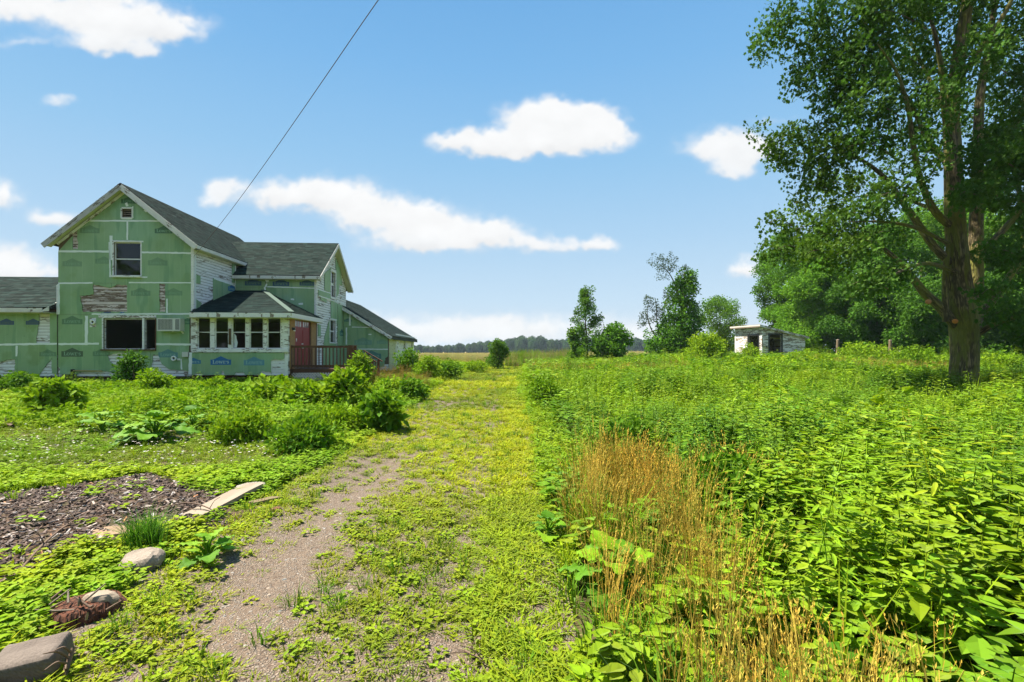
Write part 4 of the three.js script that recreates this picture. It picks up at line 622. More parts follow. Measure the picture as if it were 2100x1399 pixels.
// clumps of leaves round a point
function clump(seed, n, R, L, W, kind = 'leaf', up = 0.45) { const r = rng(seed), g = new Leaves(); for (let i = 0; i < n; i++) { const o = dirOn(r, 0.1).multiplyScalar(R * Math.cbrt(0.15 + 0.85 * r())), d = dirOn(r, -0.12).lerp(o.clone().normalize(), 0.45).normalize(), nn = dirOn(r, up).addScaledVector(d, 0).normalize(), s = V().crossVectors(d, nn); if (s.lengthSq() < 0.01) continue; const k = 0.7 + 0.6 * r(); if (kind === 'maple') g.maple(o, d, V().crossVectors(s.normalize(), d).normalize(), L * k); else g.leaf(o, d, V().crossVectors(s.normalize(), d).normalize(), L * k, W * k); } return g.geo(); }
const CL = { maple: [1, 2, 3].map((s) => clump(s, 13, 0.3, 0.15, 0.12, 'maple')), tree: [11, 12, 13].map((s) => clump(s, 16, 0.42, 0.2, 0.12)), bush: [21, 22, 23].map((s) => clump(s, 14, 0.17, 0.11, 0.065, 'leaf', 0.6)), small: [31, 32].map((s) => clump(s, 16, 0.13, 0.055, 0.03, 'leaf', 0.5)), far: [41, 42].map((s) => clump(s, 12, 0.55, 0.34, 0.22)), broad: [51, 52, 53].map((s) => clump(s, 11, 0.2, 0.19, 0.13, 'leaf', 0.75)) };
function spread(parent, name, set, mat, items, r) { const bins = set.map(() => []); for (const t of items) bins[Math.floor(r() * set.length)].push(t); bins.forEach((b, i) => b.length && instances(parent, name, set[i], mat, b)); }
function limbGeo(pts, radii, rad = 9) { // a tapered, uv-mapped tube through the points
  const curve = new THREE.CatmullRomCurve3(pts), n = pts.length * 4, P = [], U = [], I = [], fr = curve.computeFrenetFrames(n, false); let len = 0, prev = null;
  for (let i = 0; i <= n; i++) { const t = i / n, c = curve.getPoint(t), k = t * (radii.length - 1), j = Math.min(radii.length - 2, Math.floor(k)), R = lerp(radii[j], radii[j + 1], k - j); if (prev) len += c.distanceTo(prev); prev = c; for (let a = 0; a <= rad; a++) { const w = a / rad * 6.2832, q = R * (1 + 0.07 * (noise(a * 1.7, len * 3) - 0.5)); P.push(...c.clone().addScaledVector(fr.normals[i], Math.cos(w) * q).addScaledVector(fr.binormals[i], Math.sin(w) * q).toArray()); U.push(a / rad * Math.max(1, Math.round(radii[0] * 8)), len * 0.3); } }
  for (let i = 0; i < n; i++) for (let a = 0; a < rad; a++) { const b = i * (rad + 1) + a, c = b + rad + 1; I.push(b, b + 1, c, b + 1, c + 1, c); }
  const g = new THREE.BufferGeometry(); g.setAttribute('position', new THREE.Float32BufferAttribute(P, 3)); g.setAttribute('uv', new THREE.Float32BufferAttribute(U, 2)); g.setIndex(I); g.computeVertexNormals(); return g;
}
/* a tree from overall measures: trunk, limbs and a crown of leaf clumps on several lobes */
function tree(name, label, cat, group, o) {
  const r = rng(o.seed), t = thing(name, label, cat, group), y0 = height(o.x, o.z); t.position.set(o.x, y0, o.z);
  const R = o.tr ?? o.h * 0.018, tp = []; let lx = 0, lz = 0; for (let k = 0; k <= 4; k++) { tp.push(V(lx, k / 4 * o.h * 0.82 - (k ? 0 : 0.1), lz)); lx += (r() - 0.5) * o.h * 0.04 + (o.lean || 0) * o.h * 0.25; lz += (r() - 0.5) * o.h * 0.04; }
  part(t, 'trunk', limbGeo(tp, [R * 1.15, R, R * 0.75, R * 0.45, R * 0.15], 8), M.bark);
  const prof = { round: (k) => Math.sqrt(Math.max(0, 1 - (2 * k - 1) ** 2)) * 0.9 + 0.12, conic: (k) => 0.95 * (1 - k) ** 0.7 + 0.06, column: (k) => 0.75 * (1 - k ** 3) + 0.1, open: (k) => 0.5 + 0.5 * Math.sin(k * 3) }[o.shape || 'round'], items = [], lobes = [];
  for (let i = 0; i < o.lobes; i++) { const k = clamp((i + r()) / o.lobes), a = r() * 6.2832, q = Math.sqrt(r()) * prof(k) * 0.72, c = V(Math.cos(a) * q * o.w / 2 + (o.lean || 0) * k * o.h, lerp(o.base ?? 0.25, 0.97, k) * o.h, Math.sin(a) * q * (o.dw ?? o.w) / 2); lobes.push([c, o.w * (o.lobe ?? 0.17) * (0.65 + 0.6 * r())]); }
  lobes.forEach(([c, L], i) => { if (i % 3 === 0 && i < 30) { const s = V(lx * 0.3, c.y * 0.62, lz * 0.3); part(t, 'limb', limbGeo([s, s.clone().lerp(c, 0.5).add(V(0, 0.05 * o.h, 0)), c], [R * 0.4, R * 0.26, R * 0.08], 5), M.bark); } });
  const per = Math.ceil(o.n / o.lobes);
  for (const [c, L] of lobes) { const hue = r(); for (let i = 0; i < per; i++) { const d = dirOn(r, 0.12), q = 0.45 + 0.55 * Math.sqrt(r()); const p = c.clone().add(V(d.x * L * q, d.y * L * q * 0.75, d.z * L * q)); if (p.y < 0.12) continue; const col = mix3(o.c, o.c2 || o.c, hue * 0.6 + r() * 0.4); items.push({ p, turn: r() * 6.28, tx: (r() - 0.5) * 0.8, tz: (r() - 0.5) * 0.8, s: (o.s || 1) * (0.75 + 0.5 * r()), c: tint(col, r, 0.18, 0.1) }); } }
  spread(t, 'crown', o.set || CL.tree, LEAF, items, r); return t;
}
/* a shrub: stems and foliage heaped on lobes */
function shrub(name, label, group, o) {
  const r = rng(o.seed), t = thing(name, label, o.cat || 'shrub', group); t.position.set(o.x, height(o.x, o.z), o.z);
  const items = []; for (let i = 0; i < (o.stems ?? 4); i++) { const a = r() * 6.28, q = o.w * 0.26 * r(), e = V(Math.cos(a) * q * 1.3, o.h * (0.55 + 0.3 * r()), Math.sin(a) * q * 1.3); part(t, 'stem', limbGeo([V(Math.cos(a) * 0.05, -0.05, Math.sin(a) * 0.05), e.clone().multiplyScalar(0.5).add(V(0.02, 0, 0.02)), e], [0.016, 0.012, 0.005].map((q) => q * (o.h > 1.5 ? 1.8 : 1)), 5), M.twig); }
  const lob = o.lobes ?? 7, per = Math.ceil(o.n / lob);
  for (let i = 0; i < lob; i++) { const k = (i + 0.5) / lob, a = r() * 6.28, wd = o.shape === 'conic' ? 1 - 0.8 * k : Math.sqrt(Math.max(0.05, 1 - (k * 1.05 - 0.3) ** 2 * 1.6)), q = Math.sqrt(r()) * wd * 0.55, c = V(Math.cos(a) * q * o.w / 2, o.h * lerp(0.18, 0.86, k), Math.sin(a) * q * (o.dw ?? o.w) / 2), L = o.w * 0.26 * (0.7 + 0.5 * r()) * (0.55 + 0.45 * wd);
    for (let j = 0; j < per; j++) { const d = dirOn(r, 0.15), p = c.clone().add(V(d.x * L, d.y * Math.min(L, o.h * 0.22) * 0.9, d.z * L).multiplyScalar(0.5 + 0.5 * Math.sqrt(r()))); if (p.y < 0.04) p.y = 0.04 + r() * 0.1; items.push({ p, turn: r() * 6.28, tx: (r() - 0.5) * 0.7, tz: (r() - 0.5) * 0.7, s: (o.s || 1) * (0.7 + 0.6 * r()), c: tint(mix3(o.c, o.c2 || o.c, r()), r, 0.2, 0.1) }); } }
  spread(t, 'foliage', o.set || CL.bush, LEAF, items, r); return t;
}
/* ---------- the maple ---------- */
const G = { path: [0.37, 0.41, 0.006], lime: [0.25, 0.37, 0.006], left: [0.19, 0.33, 0.006], right: [0.135, 0.255, 0.006], deep: [0.085, 0.205, 0.012], mapleC: [0.065, 0.15, 0.014], forest: [0.085, 0.205, 0.012], bright: [0.135, 0.3, 0.012], dry: [0.6, 0.4, 0.07], red: [0.3, 0.16, 0.06] };
const MD = 15;
{
  const t = thing('maple_tree', 'tall maple with mossy forked trunk and drooping open crown beside the weed patch', 'tree');
  const base = atDepth(1976, HORIZON, MD); base.y = height(base.x, base.z); t.position.copy(base);
  const Q = (px, py, dz = 0) => atDepth(px, py, MD + dz).sub(base), r = rng(77);
  const gb = Q(1976, 800); gb.y = -0.15;
  part(t, 'trunk', limbGeo([gb, Q(1976, 800), Q(1978, 720), Q(1977, 660), Q(1967, 590), Q(1963, 520), Q(1958, 440), Q(1955, 330), Q(1952, 220), Q(1968, 110), Q(1985, 0), Q(1995, -110), Q(2000, -230)], [0.46, 0.37, 0.345, 0.37, 0.33, 0.27, 0.25, 0.23, 0.2, 0.17, 0.14, 0.1, 0.05], 18), M.bark);
  const limbs = [
    [[[1990, 690, 0.15], [1999, 600, .3], [2001, 520, .35], [2003, 430, .4], [2006, 330, .5], [2010, 200, .6], [2030, 80, .8], [2050, -60, 1]], [.25, .22, .2, .17, .15, .12, .09, .04]],
    [[[1960, 668], [1930, 632], [1895, 600], [1868, 565], [1830, 525], [1790, 497], [1740, 484], [1690, 480]], [.15, .14, .125, .1, .075, .05, .03, .012]],
    [[[1940, 660, -.1], [1939, 610, -.1], [1940, 545, -.1], [1946, 500]], [.09, .085, .08, .06]],
    [[[1950, 540], [1915, 505], [1880, 455, .3], [1845, 405, .5], [1815, 365, .6], [1770, 330, .7], [1700, 300, .8], [1640, 285, .9]], [.12, .11, .1, .085, .07, .05, .03, .012]],
    [[[1955, 470, .1], [1915, 430, -.4], [1888, 370, -.6], [1872, 290, -.8], [1862, 220, -1], [1840, 150, -1.2], [1800, 90, -1.4]], [.11, .1, .085, .07, .055, .04, .015]],
    [[[1945, 500, -.2], [1880, 468, -.6], [1810, 455, -1], [1740, 455, -1.3]], [.06, .05, .035, .012]],
    [[[1955, 310], [1938, 230, -.3], [1932, 150, -.4], [1915, 60, -.5], [1880, -40, -.6]], [.11, .09, .075, .05, .02]],
    [[[1955, 350], [1905, 290, .6], [1860, 200, 1], [1790, 130, 1.3], [1700, 70, 1.6]], [.09, .075, .06, .04, .012]],
    [[[1957, 260], [1910, 170, 1.4], [1850, 60, 2], [1760, -30, 2.4]], [.08, .06, .045, .015]],
    [[[2003, 660, .2], [2040, 610, .3], [2075, 560, .3], [2120, 500, .3]], [.13, .11, .09, .05]],
    [[[2004, 530, .35], [2050, 480, .5], [2100, 420, .6], [2150, 330, .6]], [.12, .1, .08, .05]],
    [[[1995, 690, .1], [2050, 660, -.5], [2110, 645, -1]], [.1, .08, .04]],
    [[[2004, 420, .4], [2050, 340, 1], [2090, 240, 1.6], [2130, 120, 2]], [.1, .08, .06, .02]],
    [[[1975, 150], [2020, 90, -.8], [2070, 10, -1.2], [2110, -80, -1.6]], [.09, .07, .05, .02]],
    [[[1965, 560, -.1], [1900, 540, -1.2], [1840, 560, -2], [1780, 590, -2.4]], [.06, .05, .035, .012]],
    [[[1962, 470, .1], [1890, 420, 1.5], [1800, 400, 2.4], [1720, 410, 3]], [.07, .055, .035, .012]],
  ];
  for (const [p, rad] of limbs) part(t, 'limb', limbGeo(p.map((q) => Q(...q)), rad, 9), M.bark);
  const scar = new THREE.SphereGeometry(0.09, 12, 8); scar.scale(1, 0.8, 0.5); scar.translate(...Q(1959, 659, -0.36).toArray()); part(t, 'pruning_scar', scar, std({ color: srgb(206, 130, 62), roughness: 0.9 })).userData.label = 'orange cut stub on the trunk'; const sc2 = scar.clone(); sc2.translate(-1.02, 0.56, 0.25); part(t, 'pruning_scar', sc2, std({ color: srgb(176, 120, 76), roughness: 0.9 }));
  // lobes of foliage: px, py, rx, ry (pixels at the tree), depth shift, amount
  const lobes = [
    [1640, 30, 70, 50, .5, 60], [1590, 70, 45, 40, .8, 26], [1565, 100, 22, 28, .8, 10], [1740, 40, 80, 60, 0, 120], [1830, 30, 80, 60, -.8, 120], [1900, -20, 80, 60, -.4, 110], [1980, -30, 90, 60, 0, 120], [2060, 20, 80, 70, .6, 120], [2110, 90, 70, 80, .8, 110],
    [1660, 120, 55, 45, .7, 40], [1625, 170, 25, 34, .9, 14], [1700, 150, 60, 60, .2, 70], [1770, 140, 70, 60, -.4, 110], [1850, 120, 70, 60, .8, 90], [1930, 90, 70, 60, 1.4, 70], [2010, 120, 60, 60, -1.4, 60], [2080, 180, 60, 60, 1.4, 80],
    [1720, 215, 50, 40, .6, 50], [1790, 215, 60, 45, -.8, 70], [1860, 230, 60, 60, 1.2, 70], [1930, 210, 50, 60, -1.8, 44], [2030, 240, 60, 60, 1.8, 60], [2100, 270, 60, 60, .4, 80],
    [1680, 270, 40, 22, .8, 26], [1620, 285, 42, 20, .9, 24], [1552, 264, 18, 9, 1, 5], [1585, 292, 18, 12, 1, 7], [1590, 320, 30, 24, 1, 20], [1650, 320, 44, 34, .8, 46], [1710, 310, 50, 34, .3, 50], [1780, 300, 55, 40, -.5, 50], [1850, 310, 50, 45, 1.6, 46], [1910, 320, 40, 50, -1.8, 30],
    [1660, 375, 44, 26, .7, 34], [1720, 380, 40, 30, 1.4, 34], [1780, 385, 50, 36, 2, 44], [1840, 400, 50, 40, -1.4, 40], [1640, 420, 26, 16, 1.4, 10], [1700, 430, 40, 20, 2, 24], [1770, 440, 46, 24, -1, 34],
    [1600, 455, 30, 20, .4, 14], [1660, 470, 46, 26, .2, 40], [1720, 480, 50, 30, -.4, 46], [1570, 520, 22, 22, .3, 9], [1620, 510, 40, 26, .2, 26], [1680, 520, 46, 26, -.8, 34], [1750, 520, 50, 30, -1.4, 44], [1820, 480, 44, 30, 1.5, 30], [1780, 580, 46, 26, -2.2, 36], [1840, 560, 40, 26, -1.6, 26],
    [2030, 290, 40, 26, -1.2, 36], [2040, 330, 50, 30, -1.6, 54], [2085, 340, 44, 34, -1.2, 54], [2010, 390, 40, 24, -1.6, 36], [2060, 400, 50, 34, -1, 54], [1985, 400, 34, 20, -1.8, 24], [2090, 460, 40, 40, 1, 50], [2060, 520, 50, 34, -1.2, 44], [2110, 560, 40, 40, .6, 44], [2070, 640, 44, 28, -1.4, 40], [2030, 600, 30, 20, -1.6, 18], [2110, 690, 40, 26, -1, 26],
    [1880, -120, 110, 60, .6, 90], [2000, -160, 120, 70, .6, 110], [2120, -110, 110, 80, 1, 110], [1760, -90, 90, 50, 1.2, 70], [2190, 60, 70, 110, .6, 110], [2190, 260, 70, 110, 0, 110], [2180, 440, 60, 90, 0, 80],
  ], items = [];
  for (const [px, py, rx, ry, dz, n] of lobes) {
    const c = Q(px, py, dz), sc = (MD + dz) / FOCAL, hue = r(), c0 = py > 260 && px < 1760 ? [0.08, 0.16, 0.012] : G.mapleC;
    if (rx > 24) part(t, 'twig', limbGeo([c.clone().add(V(rx * sc * 0.9, -ry * sc * 0.5, 0)), c.clone().add(V(0, 0.1, 0)), c.clone().add(V(-rx * sc * 0.8, -0.05, 0.1))], [0.018, 0.012, 0.005], 5), M.twig);
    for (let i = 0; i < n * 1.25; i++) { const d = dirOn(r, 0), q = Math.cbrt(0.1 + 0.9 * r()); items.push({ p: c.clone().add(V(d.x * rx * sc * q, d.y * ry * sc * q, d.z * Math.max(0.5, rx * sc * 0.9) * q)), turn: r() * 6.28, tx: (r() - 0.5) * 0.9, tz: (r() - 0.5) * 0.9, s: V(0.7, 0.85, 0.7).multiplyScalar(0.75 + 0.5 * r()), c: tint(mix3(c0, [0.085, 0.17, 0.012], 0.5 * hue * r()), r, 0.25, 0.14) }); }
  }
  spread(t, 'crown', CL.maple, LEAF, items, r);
}
/* ---------- trees behind ---------- */
const place = (px, d) => { const p = atDepth(px, HORIZON, d); return { x: p.x, z: p.z }; };
const topH = (py, d, o) => EYE + (HORIZON - py) / FOCAL * d - height(o.x, o.z);
function back(name, label, px, topPy, wpx, d, extra, group = 'trees along the edge of the yard', cat = 'tree') { const o = place(px, d); return tree(name, label, cat, group, { ...o, h: topH(topPy, d, o), w: wpx * d / FOCAL, lobes: 40, n: 2200, lobe: 0.13, c: G.forest, c2: G.bright, base: 0.2, ...extra }); }
back('young_tree', 'slim young tree with loose pointed crown standing alone at the field edge', 1203, 590, 128, 40, { seed: 5, shape: 'conic', base: 0.16, lobes: 46, n: 640, lobe: 0.085, set: CL.bush, s: 1.25, c: [0.06, 0.13, 0.014], c2: G.bright, tr: 0.09 });
shrub('bush', 'broad dark bush at the foot of the slim young tree', 'bushes at the field edge', { ...place(1258, 39), h: 3.3, w: 3.4, n: 520, seed: 6, c: G.forest, c2: G.bright, s: 1.6, lobes: 9 });
shrub('bush', 'low leafy bush touching the trunk of the slim young tree', 'bushes at the field edge', { ...place(1178, 39.5), h: 3.5, w: 1.2, n: 170, seed: 16, c: G.forest, c2: G.right, s: 1.5, lobes: 5 });
shrub('vine_thicket', 'dark leaning thicket of vines standing alone before the tan field', null, { ...place(1021, 37), h: 2.25, w: 2.0, dw: 1.6, n: 420, seed: 9, c: G.deep, c2: G.right, s: 1.2, lobes: 9, cat: 'thicket' });
{ // snag smothered by vines
  const p = place(1395, 42), t = thing('vine_covered_tree', 'tall tree trunk smothered in vines with one bare leafy branch above', 'tree'); t.position.set(p.x, height(p.x, p.z), p.z); const r = rng(15), Q = (px, py, dz = 0) => atDepth(px, py, 42 + dz).sub(t.position), items = [];
  part(t, 'trunk', limbGeo([V(0, -0.1, 0), Q(1398, 690), Q(1400, 640), Q(1402, 590), Q(1404, 560)], [0.32, 0.28, 0.22, 0.14, 0.05], 8), M.bark);
  [[[1396, 620], [1385, 585], [1372, 560], [1352, 540]], [[1385, 720], [1345, 690], [1328, 650], [1332, 610]], [[1385, 715], [1352, 680], [1346, 630], [1344, 612]], [[1392, 660], [1366, 630], [1370, 600]]].forEach((l) => part(t, 'limb', limbGeo(l.map((q) => Q(...q)), [0.1, 0.06, 0.04, 0.015], 5), M.bark));
  [[1408, 575, 20, 22, 90, 0], [1400, 600, 30, 25, 130, 0], [1395, 635, 36, 30, 170, 0], [1395, 670, 46, 30, 210, 0], [1372, 695, 50, 30, 190, 0], [1400, 705, 50, 25, 190, 0], [1420, 650, 22, 40, 80, 0], [1358, 715, 36, 18, 90, 0], [1350, 535, 24, 14, 34, 1], [1368, 548, 20, 18, 34, 1], [1375, 530, 12, 10, 12, 1], [1358, 565, 14, 10, 10, 1], [1400, 553, 12, 10, 12, 1], [1414, 562, 8, 8, 6, 1], [1330, 620, 8, 16, 22, 2], [1326, 650, 16, 20, 36, 2], [1318, 665, 10, 12, 12, 2], [1345, 630, 8, 18, 24, 2], [1355, 640, 12, 18, 22, 2], [1368, 610, 9, 14, 16, 2]].forEach(([px, py, rx, ry, n, k]) => { const c = Q(px, py), s = 42 / FOCAL; for (let i = 0; i < n; i++) { const d = dirOn(r, 0), q = 0.4 + 0.6 * Math.sqrt(r()); items.push({ p: c.clone().add(V(d.x * rx * s * q, d.y * ry * s * q, d.z * rx * s * q * 0.9)), turn: r() * 6.28, tx: r() - 0.5, tz: r() - 0.5, s: (k ? 1.1 : 1.9) * (0.7 + 0.5 * r()), c: tint(k ? [0.05, 0.09, 0.02] : mix3(G.deep, [0.12, 0.27, 0.012], r()), r, 0.2) }); } });
  spread(t, 'crown', CL.bush, LEAF, items, r);
}
back('rounded_tree', 'rounded light green tree behind the shed and vine-covered trunk', 1478, 612, 130, 62, { seed: 21, n: 900, c: [0.08, 0.17, 0.01], c2: G.bright, base: 0.08 });
back('dark_tree', 'dark layered tree rising just behind the shed roof', 1600, 478, 110, 52, { seed: 22, c: G.deep, c2: G.forest, base: 0.15, n: 1500 });
back('leafy_tree', 'bright leafy tree with low branches beside the shed', 1672, 545, 190, 41, { seed: 23, c: G.bright, c2: [0.13, 0.27, 0.014], base: 0.06, n: 2600, lobes: 44 });
back('leafy_tree', 'broad bright tree behind the low leafy one by the shed', 1650, 490, 200, 46, { seed: 24, c: [0.08, 0.2, 0.01], c2: G.bright, base: 0.1, n: 1700 });
back('wood_edge_tree', 'dark spreading tree shading the ground between the fence posts', 1790, 470, 240, 40, { seed: 25, c: G.deep, c2: G.forest, base: 0.06, n: 2800, lobes: 46 });
back('wood_edge_tree', 'large tree filling the gap just left of the maple trunk', 1890, 430, 230, 44, { seed: 26, c: G.forest, c2: G.bright, base: 0.05, n: 2600, lobes: 46 });
back('wood_edge_tree', 'tall bright-leaved tree directly behind the maple trunk', 1990, 390, 240, 40, { seed: 27, c: [0.07, 0.18, 0.01], c2: [0.13, 0.27, 0.014], base: 0.08, n: 2800, lobes: 46 });
back('wood_edge_tree', 'dense dark tree on the far side of the maple from the shed', 2090, 260, 260, 36, { seed: 28, c: G.forest, c2: G.bright, base: 0.08, n: 2800, lobes: 46 });
back('wood_edge_tree', 'low dark tree filling the shade under the maple branches', 1930, 590, 230, 33, { seed: 29, c: G.deep, c2: [0.06, 0.15, 0.01], base: 0.08, n: 1500, lobes: 24 });
back('wood_edge_tree', 'low dark tree at the end of the wood edge past the maple', 2080, 560, 230, 30, { seed: 30, c: G.deep, c2: [0.06, 0.16, 0.01], base: 0.06, n: 1500, lobes: 24 });
back('wood_edge_tree', 'dusky tree between the shed and the fence posts', 1745, 585, 150, 38, { seed: 31, c: G.deep, c2: [0.055, 0.15, 0.01], base: 0.05, n: 1200, lobes: 20 });
[[-26, 24, 13, 'broad tree across the road from the farmhouse'], [-15, 22, 12, 'second tree across the road from the farmhouse'], [-5, 26, 14, 'tall tree across the road facing the driveway'], [7, 24, 12, 'round tree across the road facing the weed patch'], [-36, 26, 12, 'spreading tree across the road facing the porch'], [-47, 24, 14, 'tall tree across the road facing the big window'], [-58, 25, 13, 'end tree across the road facing the annex']].forEach(([x, z, h, label], i) => tree('roadside_tree', label, 'tree', 'trees across the road', { x, z, h, w: h * 1.3, lobes: 26, n: 1000, lobe: 0.18, set: CL.far, s: 1.9, c: G.forest, c2: G.bright, base: 0.03, seed: 50 + i }));
{ // far wood
  const L = new Leaves(), r = rng(61); for (let i = 0; i < 520; i++) { const d = dirOn(r, 0.1), q = 0.6 + 0.4 * Math.sqrt(r()), y = 0.5 + 0.5 * d.y * q, w = 0.34 * (y < 0.3 ? 0.85 : 1), o = V(d.x * q * w, y * 0.97, d.z * q * w), nn = d.clone().add(V(0, 0.4, 0)).normalize(), dd = V().crossVectors(nn, dirOn(r)).normalize(); L.leaf(o, dd, nn, 0.13, 0.1); } const geo = L.geo(), items = [];
  for (let i = 0; i < 420; i++) { const px = lerp(560, 1560, i / 420) + (r() - 0.5) * 12, d = 430 + r() * 90, p = atDepth(px, HORIZON, d), rise = 0.6 + 0.55 * smooth(860, 1120, px) - 0.35 * smooth(940, 960, px) * smooth(985, 955, px) * 0.4; const H = (10.5 + 4 * r()) * rise * (0.9 + 0.25 * noise(px * 0.03, 2)); items.push({ p: V(p.x, height(p.x, p.z) - 0.3, p.z), turn: r() * 6.28, s: V(H * 0.95, H, H * 0.95), c: tint([0.035, 0.085, 0.02], r, 0.3, 0.15) }); }
  tag(instances(scene, 'treeline', geo, LEAF, items), 'distant dark green wood along the far edge of the field', 'wood', null, 'stuff');
}
/* ---------- shrubs and tall weeds in the yard ---------- */
const gr = (px, py) => { const p = onGround(px, py); return { x: p.x, z: p.z }; };
const YARD = 'shrubs and tall weeds in the yard';
const S = (name, label, px, base, wpx, top, o) => { const p = gr(px, base), d = -p.z; return shrub(name, label, YARD, { ...p, h: Math.max(0.3, EYE - (top - HORIZON) / FOCAL * d - height(p.x, p.z)), w: wpx * d / FOCAL, ...o }); };
S('shrub', 'dark leafy sapling against the farmhouse wall under the big window', 272, 797, 84, 722, { seed: 101, c: G.deep, c2: [0.07, 0.17, 0.012], n: 150, shape: 'conic', lobes: 8, dw: 0.7 });
S('shrub', 'bright green shrub at the foot of the dark sapling by the wall', 318, 805, 70, 766, { seed: 102, c: G.left, c2: G.lime, n: 90 });
S('shrub', 'rounded shrub standing by the porch foundation', 440, 822, 80, 784, { seed: 103, c: G.left, c2: [0.24, 0.36, 0.012], n: 110 });
S('shrub', 'dense broad-leaved shrub below the white porch corner', 552, 828, 96, 792, { seed: 104, c: G.left, c2: [0.24, 0.36, 0.012], n: 150, set: CL.broad });
S('shrub', 'leafy shrub in front of the white lattice', 622, 834, 86, 800, { seed: 105, c: G.left, c2: [0.24, 0.36, 0.012], n: 130, set: CL.broad });
S('shrub', 'largest broad-leaved shrub in front of the deck corner', 712, 838, 96, 772, { seed: 106, c: G.left, c2: [0.24, 0.36, 0.012], n: 220, set: CL.broad, lobes: 9 });
S('shrub', 'tall yellow-green shrub against the deck stairs', 738, 796, 82, 724, { seed: 107, c: G.left, c2: [0.17, 0.27, 0.012], n: 170, lobes: 8, shape: 'conic' });
S('shrub', 'dark conical shrub beside the driveway', 785, 882, 74, 818, { seed: 108, c: G.deep, c2: G.left, n: 150, set: CL.broad, s: 0.8 });
S('shrub', 'dark compact shrub by the driveway below the reddish grass', 846, 823, 58, 784, { seed: 109, c: G.deep, c2: G.left, n: 120 });
S('shrub', 'small shrub between the reddish grass and the broad-leaved shrub', 800, 815, 70, 782, { seed: 110, c: G.left, c2: [0.24, 0.36, 0.012], n: 90 });
S('shrub', 'bushy shrub growing against the garage doors', 838, 772, 66, 716, { seed: 111, c: G.right, c2: G.bright, n: 170 });
S('shrub', 'spreading shrub past the garage corner', 880, 780, 80, 732, { seed: 112, c: G.left, c2: [0.24, 0.36, 0.012], n: 190 });
S('shrub', 'low shrub where the driveway passes the garage', 925, 778, 70, 742, { seed: 113, c: G.deep, c2: G.left, n: 150 });
S('shrub', 'low weed mound at the far end of the driveway verge', 985, 766, 80, 742, { seed: 114, c: G.left, c2: G.lime, n: 130, lobes: 5 });
S('shrub', 'leafy weed clump standing in the lawn below the annex', 112, 850, 96, 784, { seed: 115, c: G.left, c2: [0.24, 0.36, 0.012], n: 120, set: CL.broad, s: 0.8 });
S('shrub', 'low dark weeds along the annex foundation', 30, 806, 110, 772, { seed: 116, c: G.deep, c2: G.right, n: 130, lobes: 6 });
S('shrub', 'dark-hearted weed clump between the lawn and the driveway', 620, 925, 130, 884, { seed: 117, c: G.deep, c2: G.left, n: 200, set: CL.small, s: 1.5, lobes: 9 });
S('shrub', 'tangled weed clump with dark base near the lawn edge', 700, 888, 130, 856, { seed: 118, c: G.left, c2: [0.24, 0.36, 0.012], n: 200, set: CL.small, s: 1.5, lobes: 9 });
S('shrub', 'small broad weed clump in the lawn below the porch', 500, 905, 130, 876, { seed: 125, c: G.left, c2: [0.24, 0.36, 0.012], n: 160, set: CL.small, s: 1.5, lobes: 9 });
S('shrub', 'rounded lime green shrub standing in front of the shed', 1446, 754, 122, 684, { seed: 119, c: G.lime, c2: [0.26, 0.4, 0.014], n: 620, lobes: 13 });
S('shrub', 'leafy shrub growing up before the shed doorway', 1540, 754, 66, 708, { seed: 120, c: G.lime, c2: G.left, n: 180, shape: 'conic' });
S('shrub', 'weedy shrub along the end wall of the shed', 1664, 752, 110, 718, { seed: 121, c: G.left, c2: G.lime, n: 260, lobes: 9 });
S('shrub', 'broad weedy shrub around the grey fence posts', 1770, 760, 170, 704, { seed: 122, c: G.left, c2: [0.24, 0.36, 0.012], n: 330, lobes: 10 });
S('shrub', 'weedy shrub at the foot of the maple', 1880, 768, 120, 712, { seed: 123, c: G.right, c2: G.left, n: 240, lobes: 9 });
S('shrub', 'sunlit weedy shrub on the far side of the maple trunk', 2050, 782, 120, 728, { seed: 124, c: G.left, c2: [0.24, 0.36, 0.012], n: 240, lobes: 9 });
S('shrub', 'feathery dark weed clump at the driveway verge before the young tree', 1112, 836, 70, 782, { seed: 131, c: G.right, c2: G.left, n: 150, set: CL.small, s: 1.4, lobes: 8 });
S('shrub', 'leafy dark mound in the weeds below the young tree', 1238, 786, 76, 752, { seed: 132, c: G.deep, c2: G.left, n: 150, lobes: 7 });
S('shrub', 'dark weed clump behind the golden grass', 1290, 990, 150, 890, { seed: 133, c: G.deep, c2: G.right, n: 420, set: CL.small, s: 1.15, lobes: 12 });
S('shrub', 'tall dark narrow-leaved clump beside the golden grass', 1480, 1085, 190, 965, { seed: 134, c: G.deep, c2: G.right, n: 460, set: CL.small, s: 1.1, lobes: 12 });
